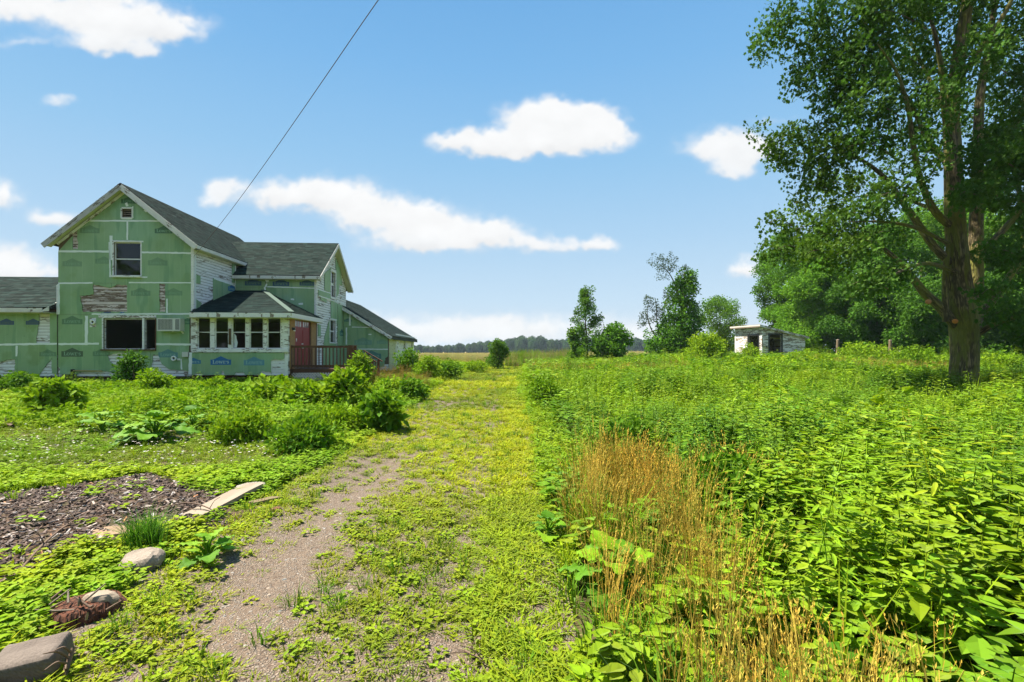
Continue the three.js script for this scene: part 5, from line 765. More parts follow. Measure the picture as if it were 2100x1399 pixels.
/* ---------- big-leaved plants ---------- */
const bigLeaf = (seed) => { const r = rng(seed), nu = 10, nv = 8, P = [], U = [], I = []; for (let i = 0; i <= nu; i++) for (let j = 0; j <= nv; j++) { const u = i / nu, v = j / nv * 2 - 1, w = 0.62 * Math.pow(Math.sin(Math.PI * Math.pow(u * 0.93 + 0.07, 0.62)), 0.8), back0 = 0.16 * v * v * (1 - u), edge = 0.07 * Math.sin(u * 21 + v * 3 + seed) * Math.abs(v) ** 2; P.push(v * w * (1 + 0.06 * Math.sin(u * 30 + seed)), 0.12 * Math.abs(v) * w - 0.3 * u * u + edge + 0.1 * u, -(u - back0)); U.push(v, u); } for (let i = 0; i < nu; i++) for (let j = 0; j < nv; j++) { const a = i * (nv + 1) + j, b = a + nv + 1; I.push(a, a + 1, b, a + 1, b + 1, b); } const g = new THREE.BufferGeometry(); g.setAttribute('position', new THREE.Float32BufferAttribute(P, 3)); g.setAttribute('uv', new THREE.Float32BufferAttribute(U, 2)); g.setIndex(I); g.computeVertexNormals(); return g; };
const veinMap = tex(256, (u, v) => { const a = Math.abs(u - 0.5) * 2, m = smooth(0.03, 0, Math.min(a, Math.abs(((v * 7 - a * 2.2) % 1 + 1) % 1 - 0.5) * 0.35)), n = tfbm(u, v, 8, 4, 3); return mix3(mix3([196, 204, 190], [236, 240, 226], n), [255, 255, 200], m * 0.6); }); veinMap.repeat.set(0.5, 1); veinMap.offset.set(0.5, 0);
const BIG = [1, 2, 3].map(bigLeaf), BIGM = [[0.14, 0.32, 0.014], [0.18, 0.38, 0.014], [0.26, 0.45, 0.014], [0.1, 0.25, 0.014]].map((c) => leafMat({ color: rgb(...c), map: veinMap, roughness: 0.6, transmission: 0.35 }));
function burdock(label, px, py, n, size, seed, spread0 = 1) { const p = onGround(px, py), t = thing('burdock_plant', label, 'plant', 'big-leaved burdock plants'), r = rng(seed); t.position.copy(p); for (let i = 0; i < n; i++) { const a = i * 2.4 + r() * 0.8, k = i / n, L = size * (0.65 + 0.5 * r()) * (1 - 0.35 * k), y = size * lerp(0.25, 1.25, k) * (0.8 + 0.4 * r()), q = size * lerp(0.75, 0.12, k) * spread0; const b = V(Math.sin(a) * -q, y, Math.cos(a) * -q), m = part(t, 'leaf', BIG[i % 3], BIGM[Math.floor(r() * 4)]); m.position.copy(b); m.rotation.set(lerp(-0.05, 0.55, k) + (r() - 0.5) * 0.4, a, (r() - 0.5) * 0.5, 'YXZ'); m.scale.set(L * 0.9, L, L); part(t, 'stalk', limbGeo([V(0, -0.03, 0), V(b.x * 0.4, y * 0.7, b.z * 0.4), b], [0.012, 0.01, 0.007], 5), BIGM[1]); } return t; }
burdock('burdock with wavy bright leaves rising out of the golden grass', 1250, 1215, 14, 0.23, 201, 1.0); burdock('burdock half hidden behind the golden grass heads', 1285, 1100, 8, 0.2, 202); burdock('small burdock at the driveway edge beside the golden grass', 1125, 1105, 8, 0.15, 203); burdock('broad-leaved burdock in the weeds opposite the mulch heap', 1775, 1500, 10, 0.2, 204, 1.2); burdock('lone burdock with round leaves amid the golden stalks', 1640, 1500, 6, 0.14, 205, 1.1);
burdock('large burdock mound in the lawn facing the farmhouse', 318, 905, 22, 0.36, 206, 1.15); burdock('burdock beside the pale flat slab and the driveway', 425, 1150, 12, 0.14, 207, 1.25); burdock('burdock cluster under the annex in the lawn', 210, 885, 10, 0.28, 208, 1.2); burdock('burdock beside the large mound of burdock leaves', 395, 880, 9, 0.3, 209, 1.2); burdock('burdock low in front of the porch shrubs', 615, 838, 12, 0.3, 210, 1.2);

/* ---------- ground cover ---------- */
function tuft(seed, n, h, W, bend, rad) { const r = rng(seed), g = new Leaves(); for (let i = 0; i < n; i++) { const a = r() * 6.28, d = V(Math.cos(a), 0, Math.sin(a)); g.blade(d.clone().multiplyScalar(rad * Math.sqrt(r())), d, V(0, 1, 0), h * (0.5 + 0.5 * r()), W * (0.7 + 0.6 * r()), bend * (0.3 + r())); } return g.geo(); }
function rosette(seed, n, h, L, W) { const r = rng(seed), g = new Leaves(); for (let i = 0; i < n; i++) { const a = r() * 6.28, d = V(Math.cos(a), 0.15 + 0.3 * r(), Math.sin(a)).normalize(), y = h * (0.2 + 0.8 * r()), o = V(d.x * L * (0.3 + 0.9 * r()), y, d.z * L * (0.3 + 0.9 * r())); const s = V().crossVectors(d, V(0, 1, 0)).normalize(), nn = V().crossVectors(s, d).normalize(); g.fine(o, d, nn, L * (0.7 + 0.6 * r()), W * (0.7 + 0.6 * r()), 0.15, 0.25); } return g.geo(); }
function nettle(seed, H, nodes, L, W, per = 3) { const r = rng(seed), g = new Leaves(), lx = (r() - 0.5) * 0.25, lz = (r() - 0.5) * 0.25; g.stalk(V(0, -0.05, 0), V(lx, H * 0.95, lz), 0.0028); for (let i = 0; i < nodes; i++) { const k = (i + 1) / nodes, y = H * (0.3 + 0.7 * Math.pow(k, 0.8)), a0 = r() * 6.28, big = k < 0.85 ? 1.05 - 0.3 * k : 0.6; for (let j = 0; j < per; j++) { const a = a0 + j * 6.28 / per + (r() - 0.5) * 0.9, d = V(Math.cos(a), 0.3 - 0.5 * (1 - k) + (r() - 0.5) * 0.5, Math.sin(a)).normalize(), s = V().crossVectors(d, V((r() - 0.5) * 0.7, 1, (r() - 0.5) * 0.7)).normalize(), nn = V().crossVectors(s, d).normalize(), q = 0.03 + 0.05 * r() * (1 - k), o = V(lx * k + d.x * q, y + (r() - 0.5) * 0.06, lz * k + d.z * q); g.fine(o, d, nn, L * big * (0.65 + 0.7 * r()), W * big * (0.7 + 0.6 * r()), 0.16, 0.25); } } return g.geo(); }
function dryGrass(seed, n, H) { const r = rng(seed), g = new Leaves(); for (let i = 0; i < n; i++) { const a = r() * 6.28, d = V(Math.cos(a), 0, Math.sin(a)), h = H * (0.6 + 0.5 * r()), b = V(d.x * 0.09 * r(), 0, d.z * 0.09 * r()), lean = (0.06 + 0.42 * r() * r()) * h, t = b.clone().add(V(d.x * lean, h, d.z * lean)), m = b.clone().lerp(t, 0.6).add(V(0, 0.03, 0)); g.stalk(b, m, 0.0016); g.stalk(m, t, 0.0012); const tip = t.clone().add(V(d.x * 0.05, 0.01, d.z * 0.05)); for (let k = 0; k < 14; k++) { const o = m.clone().lerp(tip, 0.5 + 0.5 * k / 14), dd = t.clone().sub(m).normalize().add(V(r() - 0.5, (r() - 0.5) * 0.4, r() - 0.5)).normalize(); g.leaf(o, dd, V(r() - 0.5, 0.6, r() - 0.5).normalize(), 0.016 + 0.008 * r(), 0.0042 + 0.002 * r()); } if (i % 3 === 0) g.blade(b, d, V(0, 1, 0), h * 0.55, 0.006, 0.5); } return g.geo(); }
function flower(seed) { const r = rng(seed), g = new Leaves(); for (let i = 0; i < 8; i++) { const a = i / 8 * 6.28, d = V(Math.cos(a), 0.15, Math.sin(a)).normalize(); g.leaf(V(0, 0.11, 0), d, V(0, 1, 0), 0.018, 0.009, 0.05, 0); } return g.geo(); }
const GEO = { short: [1, 2, 3].map((s) => tuft(s, 20, 0.09, 0.0105, 0.9, 0.055)), mid: [4, 5, 6].map((s) => tuft(s, 18, 0.2, 0.0095, 0.6, 0.07)), tall: [7, 8, 9].map((s) => tuft(s, 20, 0.5, 0.009, 0.45, 0.09)), clover: [11, 12, 13].map((s) => rosette(s, 18, 0.06, 0.036, 0.03)), herb: [14, 15, 16].map((s) => rosette(s, 18, 0.15, 0.065, 0.036)), nettle: [21, 22, 23, 24].map((s) => nettle(s, 0.56 + 0.09 * (s % 3), 8, 0.105, 0.062)), slim: [31, 32].map((s) => nettle(s, 0.7, 15, 0.085, 0.02, 4)), dry: [41, 42, 43].map((s) => dryGrass(s, 16, 0.62)), flower: [51, 52].map(flower), red: [61, 62].map((s) => dryGrass(s, 22, 0.6)), mound: CL.bush };
const inRect = (x, z) => { const l = toLocal(V(x, 0, z)); return (l.x > -8 && l.x < XR + 0.1 && l.z < 0.12 && l.z > -14) || (l.x > 0 && l.x < XW + 0.1 && l.z < 0.14 && l.z > -14) || (l.x > XR && l.x < xD + 0.05 && l.z < -0.1 && l.z > -5) || (l.x > XW - 1 && l.x < XG + 0.1 && l.z < ZG + 0.1 && l.z > ZGB - 0.3); };
const HEAP = [[-2.85, -2.4], [-3.0, -3.2], [-3.15, -3.95], [-2.5, -4.05], [-2.65, -4.75], [-3.2, -5.1], [-4.4, -5.75], [-5.1, -5.0], [-6, -4.4], [-6, -2.2]];
const mulch = (x, z) => { let ins = false, best = 9; for (let i = 0, j = HEAP.length - 1; i < HEAP.length; j = i++) { const [ax, az] = HEAP[i], [bx, bz] = HEAP[j]; if ((az > z) !== (bz > z) && x < (bx - ax) * (z - az) / (bz - az) + ax) ins = !ins; const t = clamp(((x - ax) * (bx - ax) + (z - az) * (bz - az)) / ((bx - ax) ** 2 + (bz - az) ** 2)); best = Math.min(best, Math.hypot(x - ax - t * (bx - ax), z - az - t * (bz - az))); } return (ins ? best : -best) + 0.3 * (noise(x * 2.6, z * 2.6) - 0.5); };
const clear = [[1250, 1215, 0.4], [1240, 1290, 0.3], [1125, 1105, 0.25], [1285, 1100, 0.22], [1775, 1500, 0.3], [1640, 1500, 0.25]].map(([a, b, q]) => { const p = onGround(a, b); return [p.x, p.z, q]; });
const bare0 = [[226, 1098, 0.2], [195, 1096, 0.16], [255, 1096, 0.16], [292, 1170, 0.13], [178, 1262, 0.19], [178, 1290, 0.1], [62, 1385, 0.14], [40, 1399, 0.12], [516, 1006, 0.19], [566, 1052, 0.06]].concat([0, 1, 2, 3, 4, 5, 6].map((k) => [lerp(388, 525, k / 6), lerp(1070, 1008, k / 6), 0.15])).map(([a, b, q]) => { const p = onGround(a, b); return [p.x, p.z, q]; });
const bins = { short: [], mid: [], tall: [], clover: [], herb: [], nettle: [], slim: [], dry: [], flower: [], red: [], pebble: [], mound: [] };
{
  const r = rng(4242);
  const put = (kind, x, z, s, c, y = 0) => bins[kind].push({ p: V(x, height(x, z) + y - 0.01, z), turn: r() * 6.28, tx: (r() - 0.5) * 0.25, tz: (r() - 0.5) * 0.25, s, c: tint(c, r, 0.22, 0.13) });
  const bands = [[0.9, 3, 560], [3, 5, 480], [5, 8, 330], [8, 12, 190], [12, 18, 95], [18, 28, 48], [28, 46, 22]];
  for (const [d0, d1, dens] of bands) {
    const area = 1.2 * (d1 * d1 - d0 * d0) + 4 * (d1 - d0), N = Math.round(area * dens), big = 1 + smooth(4, 36, (d0 + d1) / 2) * 1.7;
    for (let i = 0; i < N; i++) {
      const d = Math.sqrt(lerp(d0 * d0, d1 * d1, r())), x = (r() * 2 - 1) * (1.2 * d + 2) * 1.0, z = -d, u = x - pathX(d), q = r();
      if (inRect(x, z)) continue;
      if (x < -1.8 && d < 6.5 && bare0.some(([cx, cz, cr]) => (x - cx) ** 2 + (z - cz - 0.03) ** 2 < cr * cr)) continue;
      const m = mulch(x, z); if (m > 0.02 && q > 0.014) continue;
      const n1 = noise(x * 1.3 + 7, z * 1.3), n2 = noise(x * 0.45, z * 0.45 + 9), n3 = noise(x * 4, z * 4 + 3);
      const hl = pathHalf(d, 1), hr2 = pathHalf(d, 2);
      if (u > -hl && u < hr2) { // driveway
        const near = smooth(9, 5, d), rl = Math.exp(-(((u + lerp(0.36, 0.64, smooth(2.2, 3.6, d))) / (0.36 + 0.1 * near)) ** 2)), rr = Math.exp(-(((u - 0.72) / 0.22) ** 2));
        const bare = clamp(rl * near * lerp(1.2, 0.95, smooth(3, 5, d)) * smooth(0.26, 0.5, n1 * 0.35 + n3 * 0.3 + 0.3 * noise(x * 9, z * 9) + 0.04) + rl * 0.4 * (1 - near) * smooth(0.52, 0.68, n1) + rr * 0.6 * smooth(0.55, 0.7, n1) + 0.45 * smooth(0.66, 0.8, n2 * 0.5 + n3 * 0.5));
        if (q < bare * 0.91) { if (r() < 0.25 * near) put('pebble', x, z, 0.25 + r() * r() * 0.8, [0.24, 0.21, 0.18]); continue; }
        const c = mix3(G.path, u > 0.75 || u < -1.05 ? [0.2, 0.29, 0.012] : [0.16, 0.22, 0.012], smooth(0.35, 0.7, n2) * 0.8), k = r();
        if (k < 0.62) put('short', x, z, (0.55 + 0.55 * r() + 0.3 * (u > 0.85)) * big * (1 - 0.35 * bare), c); else if (k < 0.93) { if (noise(x * 2.2 + 80, z * 2.2) > 0.26) put('clover', x, z, (0.4 + 0.6 * r()) * big, mix3(c, G.lime, 0.4)); } else if (noise(x * 1.5 + 60, z * 1.5) > 0.5) put('mid', x, z, (0.4 + 0.45 * r()) * big, [0.13, 0.25, 0.012]);
      } else if (u <= -hl) { // lawn gone wild, house side
        const away = smooth(0, 2.2, -hl - u), daisy = smooth(5.6, 6.6, d) * smooth(9.6, 8.4, d) * smooth(-2.6, -3.6, x), k = r();
        const c = mix3(G.lime, G.left, smooth(0.35, 0.65, n2)), yel = smooth(0.55, 0.75, n1) * (1 - away * 0.5);
        if (daisy > 0.3) { if (n1 > 0.6 && k < 0.35) continue; if (k < 0.42) put('clover', x, z, 0.7 * big, mix3(c, [0.14, 0.18, 0.012], 0.5)); else if (k < 0.8) put('short', x, z, 0.75 * big, mix3(c, [0.17, 0.18, 0.02], 0.5)); else if (k < 0.93 && n3 > 0.3) put('flower', x, z, 0.6 + 0.5 * r(), [0.72, 0.66, 0.62]); else if (k < 0.97) put('herb', x, z, (0.4 + 0.5 * n2) * big, c); else put('mid', x, z, 0.7 * big, c); continue; }
        if (k < 0.3) put('clover', x, z, (0.8 + 0.7 * r()) * big, mix3(c, G.path, yel * 0.7)); else if (k < 0.68) put('herb', x, z, (0.45 + 0.45 * r() + 0.35 * away * n2) * big, mix3(c, G.path, yel * 0.4)); else if (k < 0.8) put('short', x, z, (0.9 + 0.6 * r()) * big, mix3(c, G.path, yel)); else if (k < 0.985) { if (n1 > 0.42) put('mid', x, z, (0.55 + 0.6 * r() * away) * big, c); } else if (d > 7) put(n2 > 0.5 ? 'nettle' : 'tall', x, z, 0.5 + 0.35 * r(), c);
      } else { // the weed patch
        if (clear.some(([cx, cz, cr]) => (x - cx) ** 2 + (z - cz) ** 2 < cr * cr) && r() < 0.93) { if (r() < 0.14) put('mid', x, z, 0.7 + 0.6 * r(), [0.13, 0.26, 0.012]); else if (r() < 0.05) put('dry', x, z, 0.6 + 0.3 * r(), G.dry); continue; }
        const e = u - hr2, away = smooth(0, 1.1, e + (n1 - 0.5) * 0.5), k = r(), gold = clamp(smooth(0.05, 0.35, e) * smooth(1.25, 0.8, e + 0.3 * (n1 - 0.5) + 0.22 * smooth(4.4, 2.4, d)) * smooth(5.6, 4.4, d) * smooth(0.3, 0.55, n3 * 0.35 + n1 * 0.65 + 0.08) + 0.26 * smooth(0.68, 0.8, noise(x * 1.1 + 50, z * 1.1)) * smooth(8, 4, d) * smooth(2.6, 3.4, d));
        if (away < 0.55 && gold < 0.3) { if (k < 0.3) put('short', x, z, (1 + 0.8 * r()) * big, mix3(G.path, G.lime, 0.7)); else if (k < 0.62) put('clover', x, z, (0.9 + 0.6 * r()) * big, G.lime); else if (k < 0.85) put('mid', x, z, (0.6 + 0.7 * away + 0.3 * r()) * big, mix3(G.lime, G.right, away)); else put('herb', x, z, (0.7 + 0.5 * r()) * big, mix3(G.lime, G.right, 0.4)); continue; }
        if (k < gold * 0.1) { put('dry', x, z, 0.75 + 0.45 * r(), mix3(G.dry, [0.4, 0.32, 0.05], r())); continue; }
        if (gold > 0.45 && k < 0.2) { put('mid', x, z, 0.9 + r(), [0.1, 0.22, 0.012]); continue; } if (gold > 0.45 && k < 0.97) continue;
        const gap = smooth(0.36, 0.5, noise(x * 1.6 + 12, z * 1.6) * 0.6 + n3 * 0.4), den = (d < 8 ? 0.12 : d < 12 ? 0.19 : d < 18 ? 0.32 : 0.55) * (0.25 + 0.75 * gap), hgt = lerp(0.45, 0.92, smooth(0.2, 2.6, e)) * (0.5 + 0.6 * n2 + 0.42 * n1);
        const c = mix3(G.right, mix3(G.lime, G.deep, smooth(0.38, 0.6, noise(x * 0.75 + 30, z * 0.75) * 0.7 + n1 * 0.3)), 0.75), c2 = mix3(c, r() < 0.12 ? [0.3, 0.36, 0.02] : [0.17, 0.3, 0.012], 0.7 * r());
        if (k < den) { const slimZone = Math.max(smooth(0.6, 0.72, noise(x * 0.55 + 90, z * 0.55)), smooth(1.1, 0.6, Math.hypot((x - 1.9) / 1.2, (d - 5.2) / 1.0))); if (r() < slimZone * 0.8) put('slim', x, z, hgt * (1 + 0.25 * r()), mix3(c2, G.deep, 0.5)); else put('nettle', x, z, hgt * (0.85 + 0.4 * r()), c2); } else if (k < den + 0.12) put('herb', x, z, (0.9 + 1.3 * r()) * big, c2); else if (k < den + 0.16) { if (n3 > 0.42 || d > 12 && n2 > 0.5) put(r() < 0.2 ? 'slim' : 'tall', x, z, (0.9 + 0.7 * r()) * (d > 12 ? 1.3 : 1), mix3(c2, G.lime, 0.4)); } else if (d > 20 && k < den + 0.23 && noise(x * 0.3, z * 0.3) > 0.6) put('red', x, z, 1 + 0.4 * r(), mix3(G.red, G.dry, r()));
      }
    }
  }
  for (let i = 0; i < 2300; i++) { const d = lerp(7, 33, Math.sqrt(r())), x = lerp(1.6, 1.15 * d, r()), n = noise(x * 0.35 + 20, d * 0.35); if (x - pathX(d) < 3 || n < 0.44 || inRect(x, -d)) continue; put('mound', x, -d, (0.7 + 0.6 * r()) * (0.6 + n), mix3(n > 0.6 ? G.lime : G.right, r() < 0.3 ? G.deep : G.left, r()), 0.35 + 0.5 * (n - 0.3)); }
  for (let i = 0; i < 4200; i++) { const d = lerp(6.4, 17.5, Math.sqrt(r())), x = lerp(-2.9, -1.15 * d, r()), n = noise(x * 0.55 + 70, d * 0.55), w = smooth(7, 11, d); if (x - pathX(d) > -pathHalf(d, 1) - 0.5 || n < 0.5 - 0.12 * w || inRect(x, -d) || (d < 9.4 && x < -3.4)) continue; put('mound', x, -d, (0.45 + 0.45 * r()) * (0.6 + n), mix3(G.left, r() < 0.25 ? G.right : [0.25, 0.38, 0.012], r()), 0.05 + 0.55 * Math.max(0, n - 0.35) * (0.5 + 0.5 * r()) * smooth(18.5, 13, d)); }
  // reddish grass by the garage, tall grass along the field edge
  for (let i = 0; i < 90; i++) { const p = gr(lerp(758, 880, r()), lerp(778, 800, r())); put(r() < 0.75 ? 'red' : 'mid', p.x, p.z, 0.7 + 0.6 * r(), mix3(G.red, [0.36, 0.26, 0.06], r())); }
  for (let i = 0; i < 900; i++) { const d = lerp(41, 58, r()), px = lerp(1040, 1200, r()), p = atDepth(px, HORIZON, d); put(r() < 0.3 ? 'red' : 'tall', p.x, -d, 1.6 + 1.0 * r(), r() < 0.4 ? [0.3, 0.24, 0.09] : G.left); }
  for (let i = 0; i < 2600; i++) { const d = lerp(38, 60, r()), p = atDepth(lerp(780, 1340, r()), HORIZON, d); if (inRect(p.x, -d) || d < 44 && Math.abs(p.x - pathX(d)) < 1.4) continue; put('tall', p.x, -d, 0.8 + 0.6 * r(), mix3(G.lime, G.path, r())); }
  for (let i = 0; i < 9000; i++) { const d = 50 + 210 * r() ** 1.6, p = atDepth(lerp(820, 1360, r()), HORIZON, d); if (inRect(p.x, -d)) continue; put('red', p.x, -d, 1.1 + 0.5 * r(), mix3([0.5, 0.42, 0.22], [0.38, 0.42, 0.1], r())); }
  // a tuft of long grass between the slab and the stone, and grass in front of the house
  for (let i = 0; i < 26; i++) { const p = gr(lerp(268, 325, r()), lerp(1118, 1136, r())); put('tall', p.x, p.z, 0.5 + 0.35 * r(), [0.075, 0.19, 0.012]); }
  for (let i = 0; i < 360; i++) { const p = gr(lerp(0, 560, r()), lerp(800, 850, r())); if (!inRect(p.x, p.z)) put('tall', p.x, p.z, 0.35 + 0.45 * r(), mix3(G.lime, G.left, r())); }
}
const cover = (kind, name, label, cat, mat = LEAF) => { const r = rng(7); const sets = GEO[kind].map(() => []); for (const t of bins[kind]) sets[Math.floor(r() * sets.length)].push(t); sets.forEach((b, i) => b.length && tag(instances(scene, numbered(name), GEO[kind][i], mat, b), label, cat, label, 'stuff')); };
cover('short', 'short_grass', 'short yellow-green grass over the driveway and lawn', 'grass'); cover('mid', 'grass', 'ankle-high green grass in the yard', 'grass'); cover('tall', 'tall_grass', 'tall green grass among the weeds', 'grass'); cover('clover', 'clover', 'low clover leaves in the lawn and driveway', 'ground cover'); cover('herb', 'leafy_ground_cover', 'leafy green ground cover in the lawn', 'ground cover'); cover('nettle', 'weeds', 'knee-high nettle-like weeds filling the weed patch', 'weeds'); cover('slim', 'goldenrod_weeds', 'dark narrow-leaved weeds in the weed patch', 'weeds'); cover('dry', 'golden_grass', 'dry golden grass with seed heads beside the driveway', 'grass', DRY); cover('flower', 'white_flowers', 'tiny white flowers dotting the lawn above the mulch', 'flowers', DRY); cover('mound', 'weed_mounds', 'leafy mounds rising out of the weed patch', 'weeds'); cover('red', 'russet_grass', 'russet dry grass and stubble', 'grass', DRY);
{ const g = new THREE.IcosahedronGeometry(0.016, 1); const p = g.attributes.position; for (let i = 0; i < p.count; i++) { const k = 0.8 + 0.4 * hash2(Math.round(p.getX(i) * 1e4), Math.round(p.getZ(i) * 1e4 + p.getY(i) * 3e4)); p.setXYZ(i, p.getX(i) * k * 1.2, p.getY(i) * k * 0.6, p.getZ(i) * k); } g.computeVertexNormals(); for (const t of bins.pebble) t.p.y += 0.02; tag(instances(scene, 'gravel', g, std({ color: 0xffffff, roughness: 0.95 }), bins.pebble), 'loose pale pebbles on the bare wheel track', 'gravel', null, 'stuff'); }

/* ---------- mulch heap, stones and boards ---------- */
{
  const r = rng(99), chips = [], L = new THREE.BoxGeometry(0.055, 0.006, 0.013); for (let i = 0; i < 26000; i++) { const x = lerp(-6.1, -2.2, r()), z = lerp(-6.1, -2.1, r()); if (mulch(x, z) < -0.06 - 0.0) continue; const k = r(), c = k < 0.55 ? [0.07, 0.045, 0.034] : k < 0.86 ? [0.14, 0.1, 0.082] : k < 0.99 ? [0.34, 0.29, 0.26] : [0.4, 0.2, 0.1]; chips.push({ p: V(x, height(x, z) + 0.01 + 0.03 * r(), z), turn: r() * 6.28, tx: (r() - 0.5) * 0.9, tz: (r() - 0.5) * 0.9, s: V(0.4 + 1.0 * r(), 1, 0.5 + r()), c: tint(c, r, 0.3, 0.08) }); }
  tag(instances(scene, 'wood_chips', L, std({ color: 0xffffff, roughness: 0.95 }), chips), 'brown shredded wood chips heaped at the lawn edge', 'mulch', null, 'stuff');
  const P = [], I = [], U = [], n = 60; for (let j = 0; j <= n; j++) for (let i = 0; i <= n; i++) { const x = -4.15 + (i / n - 0.5) * 4.2, z = -4.1 + (j / n - 0.5) * 4.2, m = mulch(x, z); P.push(x, height(x, z) + (m > -0.1 ? 0.014 + 0.02 * noise(x * 9, z * 9) : -0.06), z); U.push(x, z); } for (let j = 0; j < n; j++) for (let i = 0; i < n; i++) { const a = j * (n + 1) + i, b = a + n + 1; I.push(a, b, a + 1, a + 1, b, b + 1); }
  const g = new THREE.BufferGeometry(); g.setAttribute('position', new THREE.Float32BufferAttribute(P, 3)); g.setAttribute('uv', new THREE.Float32BufferAttribute(U, 2)); g.setIndex(I); g.computeVertexNormals(); tag(part(scene, 'mulch_ground', g, std({ map: soilMap, color: rgb(0.5, 0.42, 0.4), roughness: 1 })), 'dark bare earth under the wood chips', 'ground', null, 'structure');
}
const rockUv = (g) => { const p = g.attributes.position, u = new Float32Array(p.count * 2); for (let i = 0; i < p.count; i++) { u[2 * i] = (p.getX(i) + 0.6 * p.getY(i)) * 2.2; u[2 * i + 1] = (p.getZ(i) + 0.8 * p.getY(i)) * 2.2; } g.setAttribute('uv', new THREE.BufferAttribute(u, 2)); };
function rock(w, h, d, seed, flat = 0.7) { const g = new THREE.IcosahedronGeometry(1, 5), p = g.attributes.position, v = V(); for (let i = 0; i < p.count; i++) { v.fromBufferAttribute(p, i); const f = 1 + 0.5 * (fbm(v.x * 1.3 + seed, v.y * 1.3 + v.z * 1.7 + seed * 2, 3) - 0.5) + 0.12 * (fbm(v.x * 6 + seed, v.z * 6 + v.y * 4, 3) - 0.5); v.multiplyScalar(f); if (v.y > flat) v.y = flat + (v.y - flat) * 0.15; p.setXYZ(i, v.x * w / 2, v.y * h / 2, v.z * d / 2); } rockUv(g); g.computeVertexNormals(); return g; }
function stone(label, px, py, w, h, d, seed, turn, tilt, mat = M.stone, flat) { const p = onGround(px, py), o = part(scene, numbered('stone'), rock(w, h, d, seed, flat), mat); o.position.set(p.x, p.y + h * 0.2, p.z); o.rotation.set(tilt, turn, tilt * 0.4); return tag(o, label, 'stone'); }
const pale = std({ map: concreteMap, color: srgb(232, 222, 214), bumpMap: woodBump, bumpScale: 0.008, roughness: 0.9 });
stone('pale pointed stone beside the burdock and long grass tuft', 292, 1166, 0.27, 0.2, 0.26, 3, 0.4, 0.25, pale); stone('flat tan slab at the edge of the wood chips', 226, 1098, 0.44, 0.1, 0.2, 5, 0.15, 0.05, std({ map: concreteMap, color: srgb(236, 206, 176), roughness: 0.95 }), 0.35);
{ // square grey block with shredded bark on it
  const p = onGround(62, 1378), g = new THREE.BoxGeometry(0.26, 0.12, 0.21, 14, 6, 12), q = g.attributes.position, v = V(); for (let i = 0; i < q.count; i++) { v.fromBufferAttribute(q, i); const e = V(Math.max(0, Math.abs(v.x) - 0.1) * Math.sign(v.x), Math.max(0, Math.abs(v.y) - 0.03) * Math.sign(v.y), Math.max(0, Math.abs(v.z) - 0.075) * Math.sign(v.z)), l = e.length(); if (l > 0.03) v.sub(e).addScaledVector(e, 0.03 / l); v.addScaledVector(v.clone().normalize(), 0.02 * (fbm(v.x * 14 + 3, v.z * 14 + v.y * 9, 3) - 0.5)); q.setXYZ(i, v.x, v.y, v.z); } rockUv(g); g.computeVertexNormals();
  const o = part(scene, numbered('stone'), g, M.stone); o.position.set(p.x, p.y + 0.05, p.z); o.rotation.set(0.14, 0.35, 0.05); tag(o, 'square grey stone block lying in the grass below the rotten stump', 'stone');
}
{ const p = onGround(178, 1258), s = thing('rotten_stump', 'broken rotten stump with splinters in the low weeds', 'stump'); s.position.copy(p); const r = rng(17); const b = rock(0.36, 0.24, 0.32, 12, 0.6); part(s, 'body', b, std({ map: rustMap, color: srgb(214, 176, 160), bumpMap: barkBump, bumpScale: 0.02, roughness: 1 })); const face = rock(0.2, 0.1, 0.1, 22); face.translate(0.06, 0.07, -0.02); part(s, 'pale_wood', face, M.oldWood); for (let i = 0; i < 16; i++) { const a = V((r() - 0.5) * 0.34, 0.02 + 0.09 * r(), 0.04 + r() * 0.14), e = a.clone().add(V((r() - 0.5) * 0.24, 0.02 + r() * 0.05, (r() - 0.6) * 0.2)); part(s, 'splinter', limbGeo([a, a.clone().lerp(e, 0.5), e], [0.006, 0.006, 0.003], 5), r() < 0.4 ? M.oldWood : M.twig); } }
function plank(label, a, b, w, t, mat, lift = 0.03) { const p = onGround(...a), q = onGround(...b), o = thing('plank', label, 'plank', 'old boards by the wood chips'), len = Math.hypot(q.x - p.x, q.z - p.z), g = new THREE.BoxGeometry(len, t, w, 24, 1, 4), v = g.attributes.position; for (let i = 0; i < v.count; i++) { const x = v.getX(i), e = Math.abs(x) > len / 2 - 0.001 ? (hash2(Math.round(v.getZ(i) * 50), x > 0 ? 1 : 2) - 0.5) * 0.09 : 0; v.setXYZ(i, x + e, v.getY(i) + 0.01 * Math.sin(x * 4), v.getZ(i) * (1 + 0.08 * (noise(x * 6, v.getZ(i) > 0 ? 1 : 9) - 0.5))); } { const u = new Float32Array(v.count * 2); for (let i = 0; i < v.count; i++) { u[2 * i] = v.getX(i) * 0.6; u[2 * i + 1] = v.getZ(i) * 2.4 + v.getY(i); } g.setAttribute('uv', new THREE.BufferAttribute(u, 2)); } g.computeVertexNormals(); part(o, 'board', g.toNonIndexed(), mat); o.position.set((p.x + q.x) / 2, (p.y + q.y) / 2 + lift, (p.z + q.z) / 2); o.rotation.y = Math.atan2(-(q.z - p.z), q.x - p.x); return o; }
plank('long pale weathered board lying at the wood chips', [395, 1066], [522, 1008], 0.19, 0.035, M.oldWood, 0.05); plank('thin mossy board fragment beside the long pale board', [512, 1040], [565, 1030], 0.08, 0.02, M.post, 0.04);
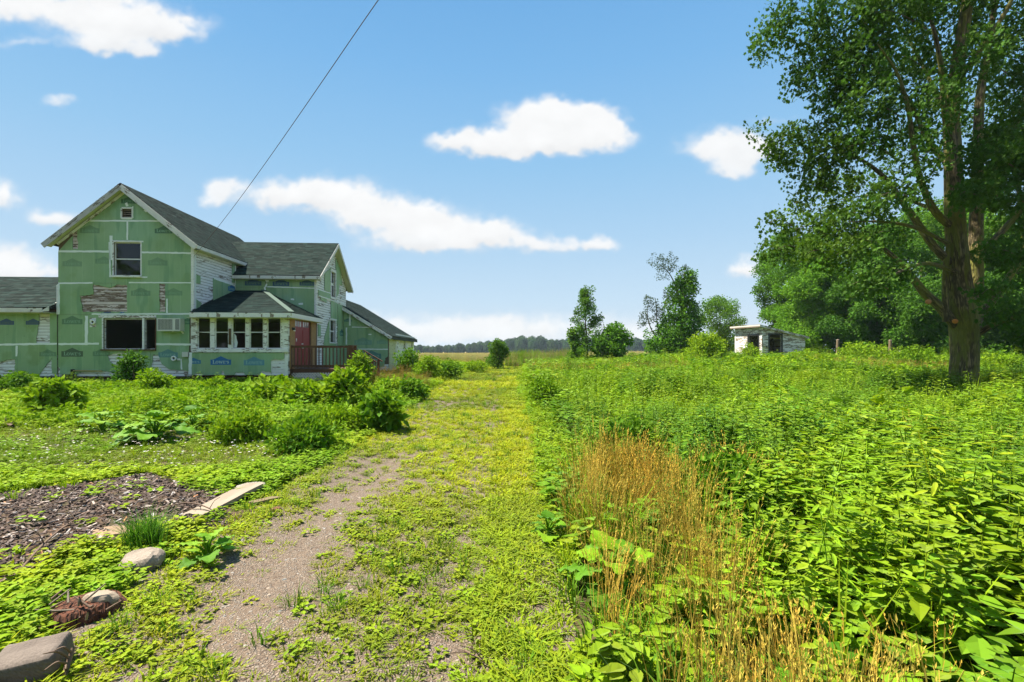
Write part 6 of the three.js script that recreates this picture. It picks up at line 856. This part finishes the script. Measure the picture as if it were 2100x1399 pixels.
stone('rough grey concrete chunk at the end of the long pale board', 516, 1004, 0.3, 0.12, 0.2, 31, 0.3, 0.05, std({ map: concreteMap, bumpMap: woodBump, bumpScale: 0.02, roughness: 1 }), 0.5); stone('small lumpy stone in the grass past the long pale board', 566, 1050, 0.1, 0.07, 0.08, 33, 0.3, 0.1, std({ map: rustMap, color: srgb(230, 210, 200), roughness: 1 })); stone('small pale stone on the bare wheel track', 690, 1072, 0.05, 0.03, 0.04, 35, 0.3, 0.1, pale);
{ const r = rng(55); const stick = (label, pts, rad) => { const o = thing('stick', label, 'stick', 'dead sticks by the wood chips'); part(o, 'branch', limbGeo(pts, rad, 6), M.twig); for (let k = 0; k < 4; k++) { const t = 0.3 + 0.18 * k, c = new THREE.CatmullRomCurve3(pts).getPoint(t), e = c.clone().add(V((r() - 0.5) * 0.35, 0.03 + r() * 0.1, (r() - 0.5) * 0.3)); part(o, 'twig', limbGeo([c, c.clone().lerp(e, 0.5).add(V(0, 0.02, 0)), e], [rad[1] * 0.6, rad[1] * 0.4, 0.002], 5), M.twig); } };
  const g = (px, py, up) => onGround(px, py).add(V(0, up, 0)); stick('forked grey dead branch sprawled over the wood chips', [g(40, 1180, 0.03), g(95, 1130, 0.07), g(140, 1090, 0.06), g(165, 1065, 0.03)], [0.009, 0.008, 0.006, 0.003]); stick('thin dead branch curving along the wood chip edge', [g(20, 1205, 0.02), g(90, 1165, 0.05), g(150, 1140, 0.06), g(200, 1105, 0.05)], [0.007, 0.006, 0.005, 0.002]); stick('dead branch crossing the end of the long pale board', [g(330, 1050, 0.04), g(385, 1052, 0.09), g(430, 1062, 0.08), g(448, 1068, 0.04)], [0.006, 0.006, 0.005, 0.003]); stick('short broken stick standing in the grass by the square block', [g(128, 1399, 0.0), g(140, 1382, 0.05), g(150, 1372, 0.1)], [0.014, 0.012, 0.009]); stick('pale stick lying in the lawn below the annex', [g(-20, 876, 0.06), g(5, 877, 0.08), g(26, 880, 0.06)], [0.035, 0.035, 0.03]); stick('thin fallen twig on the earthy edge of the driveway', [g(950, 1345, 0.03), g(975, 1362, 0.04), g(1002, 1376, 0.03)], [0.006, 0.005, 0.003]); }
scene.fog = new THREE.FogExp2(srgb(196, 214, 232), 0.00022);
renderer.render(scene, camera);
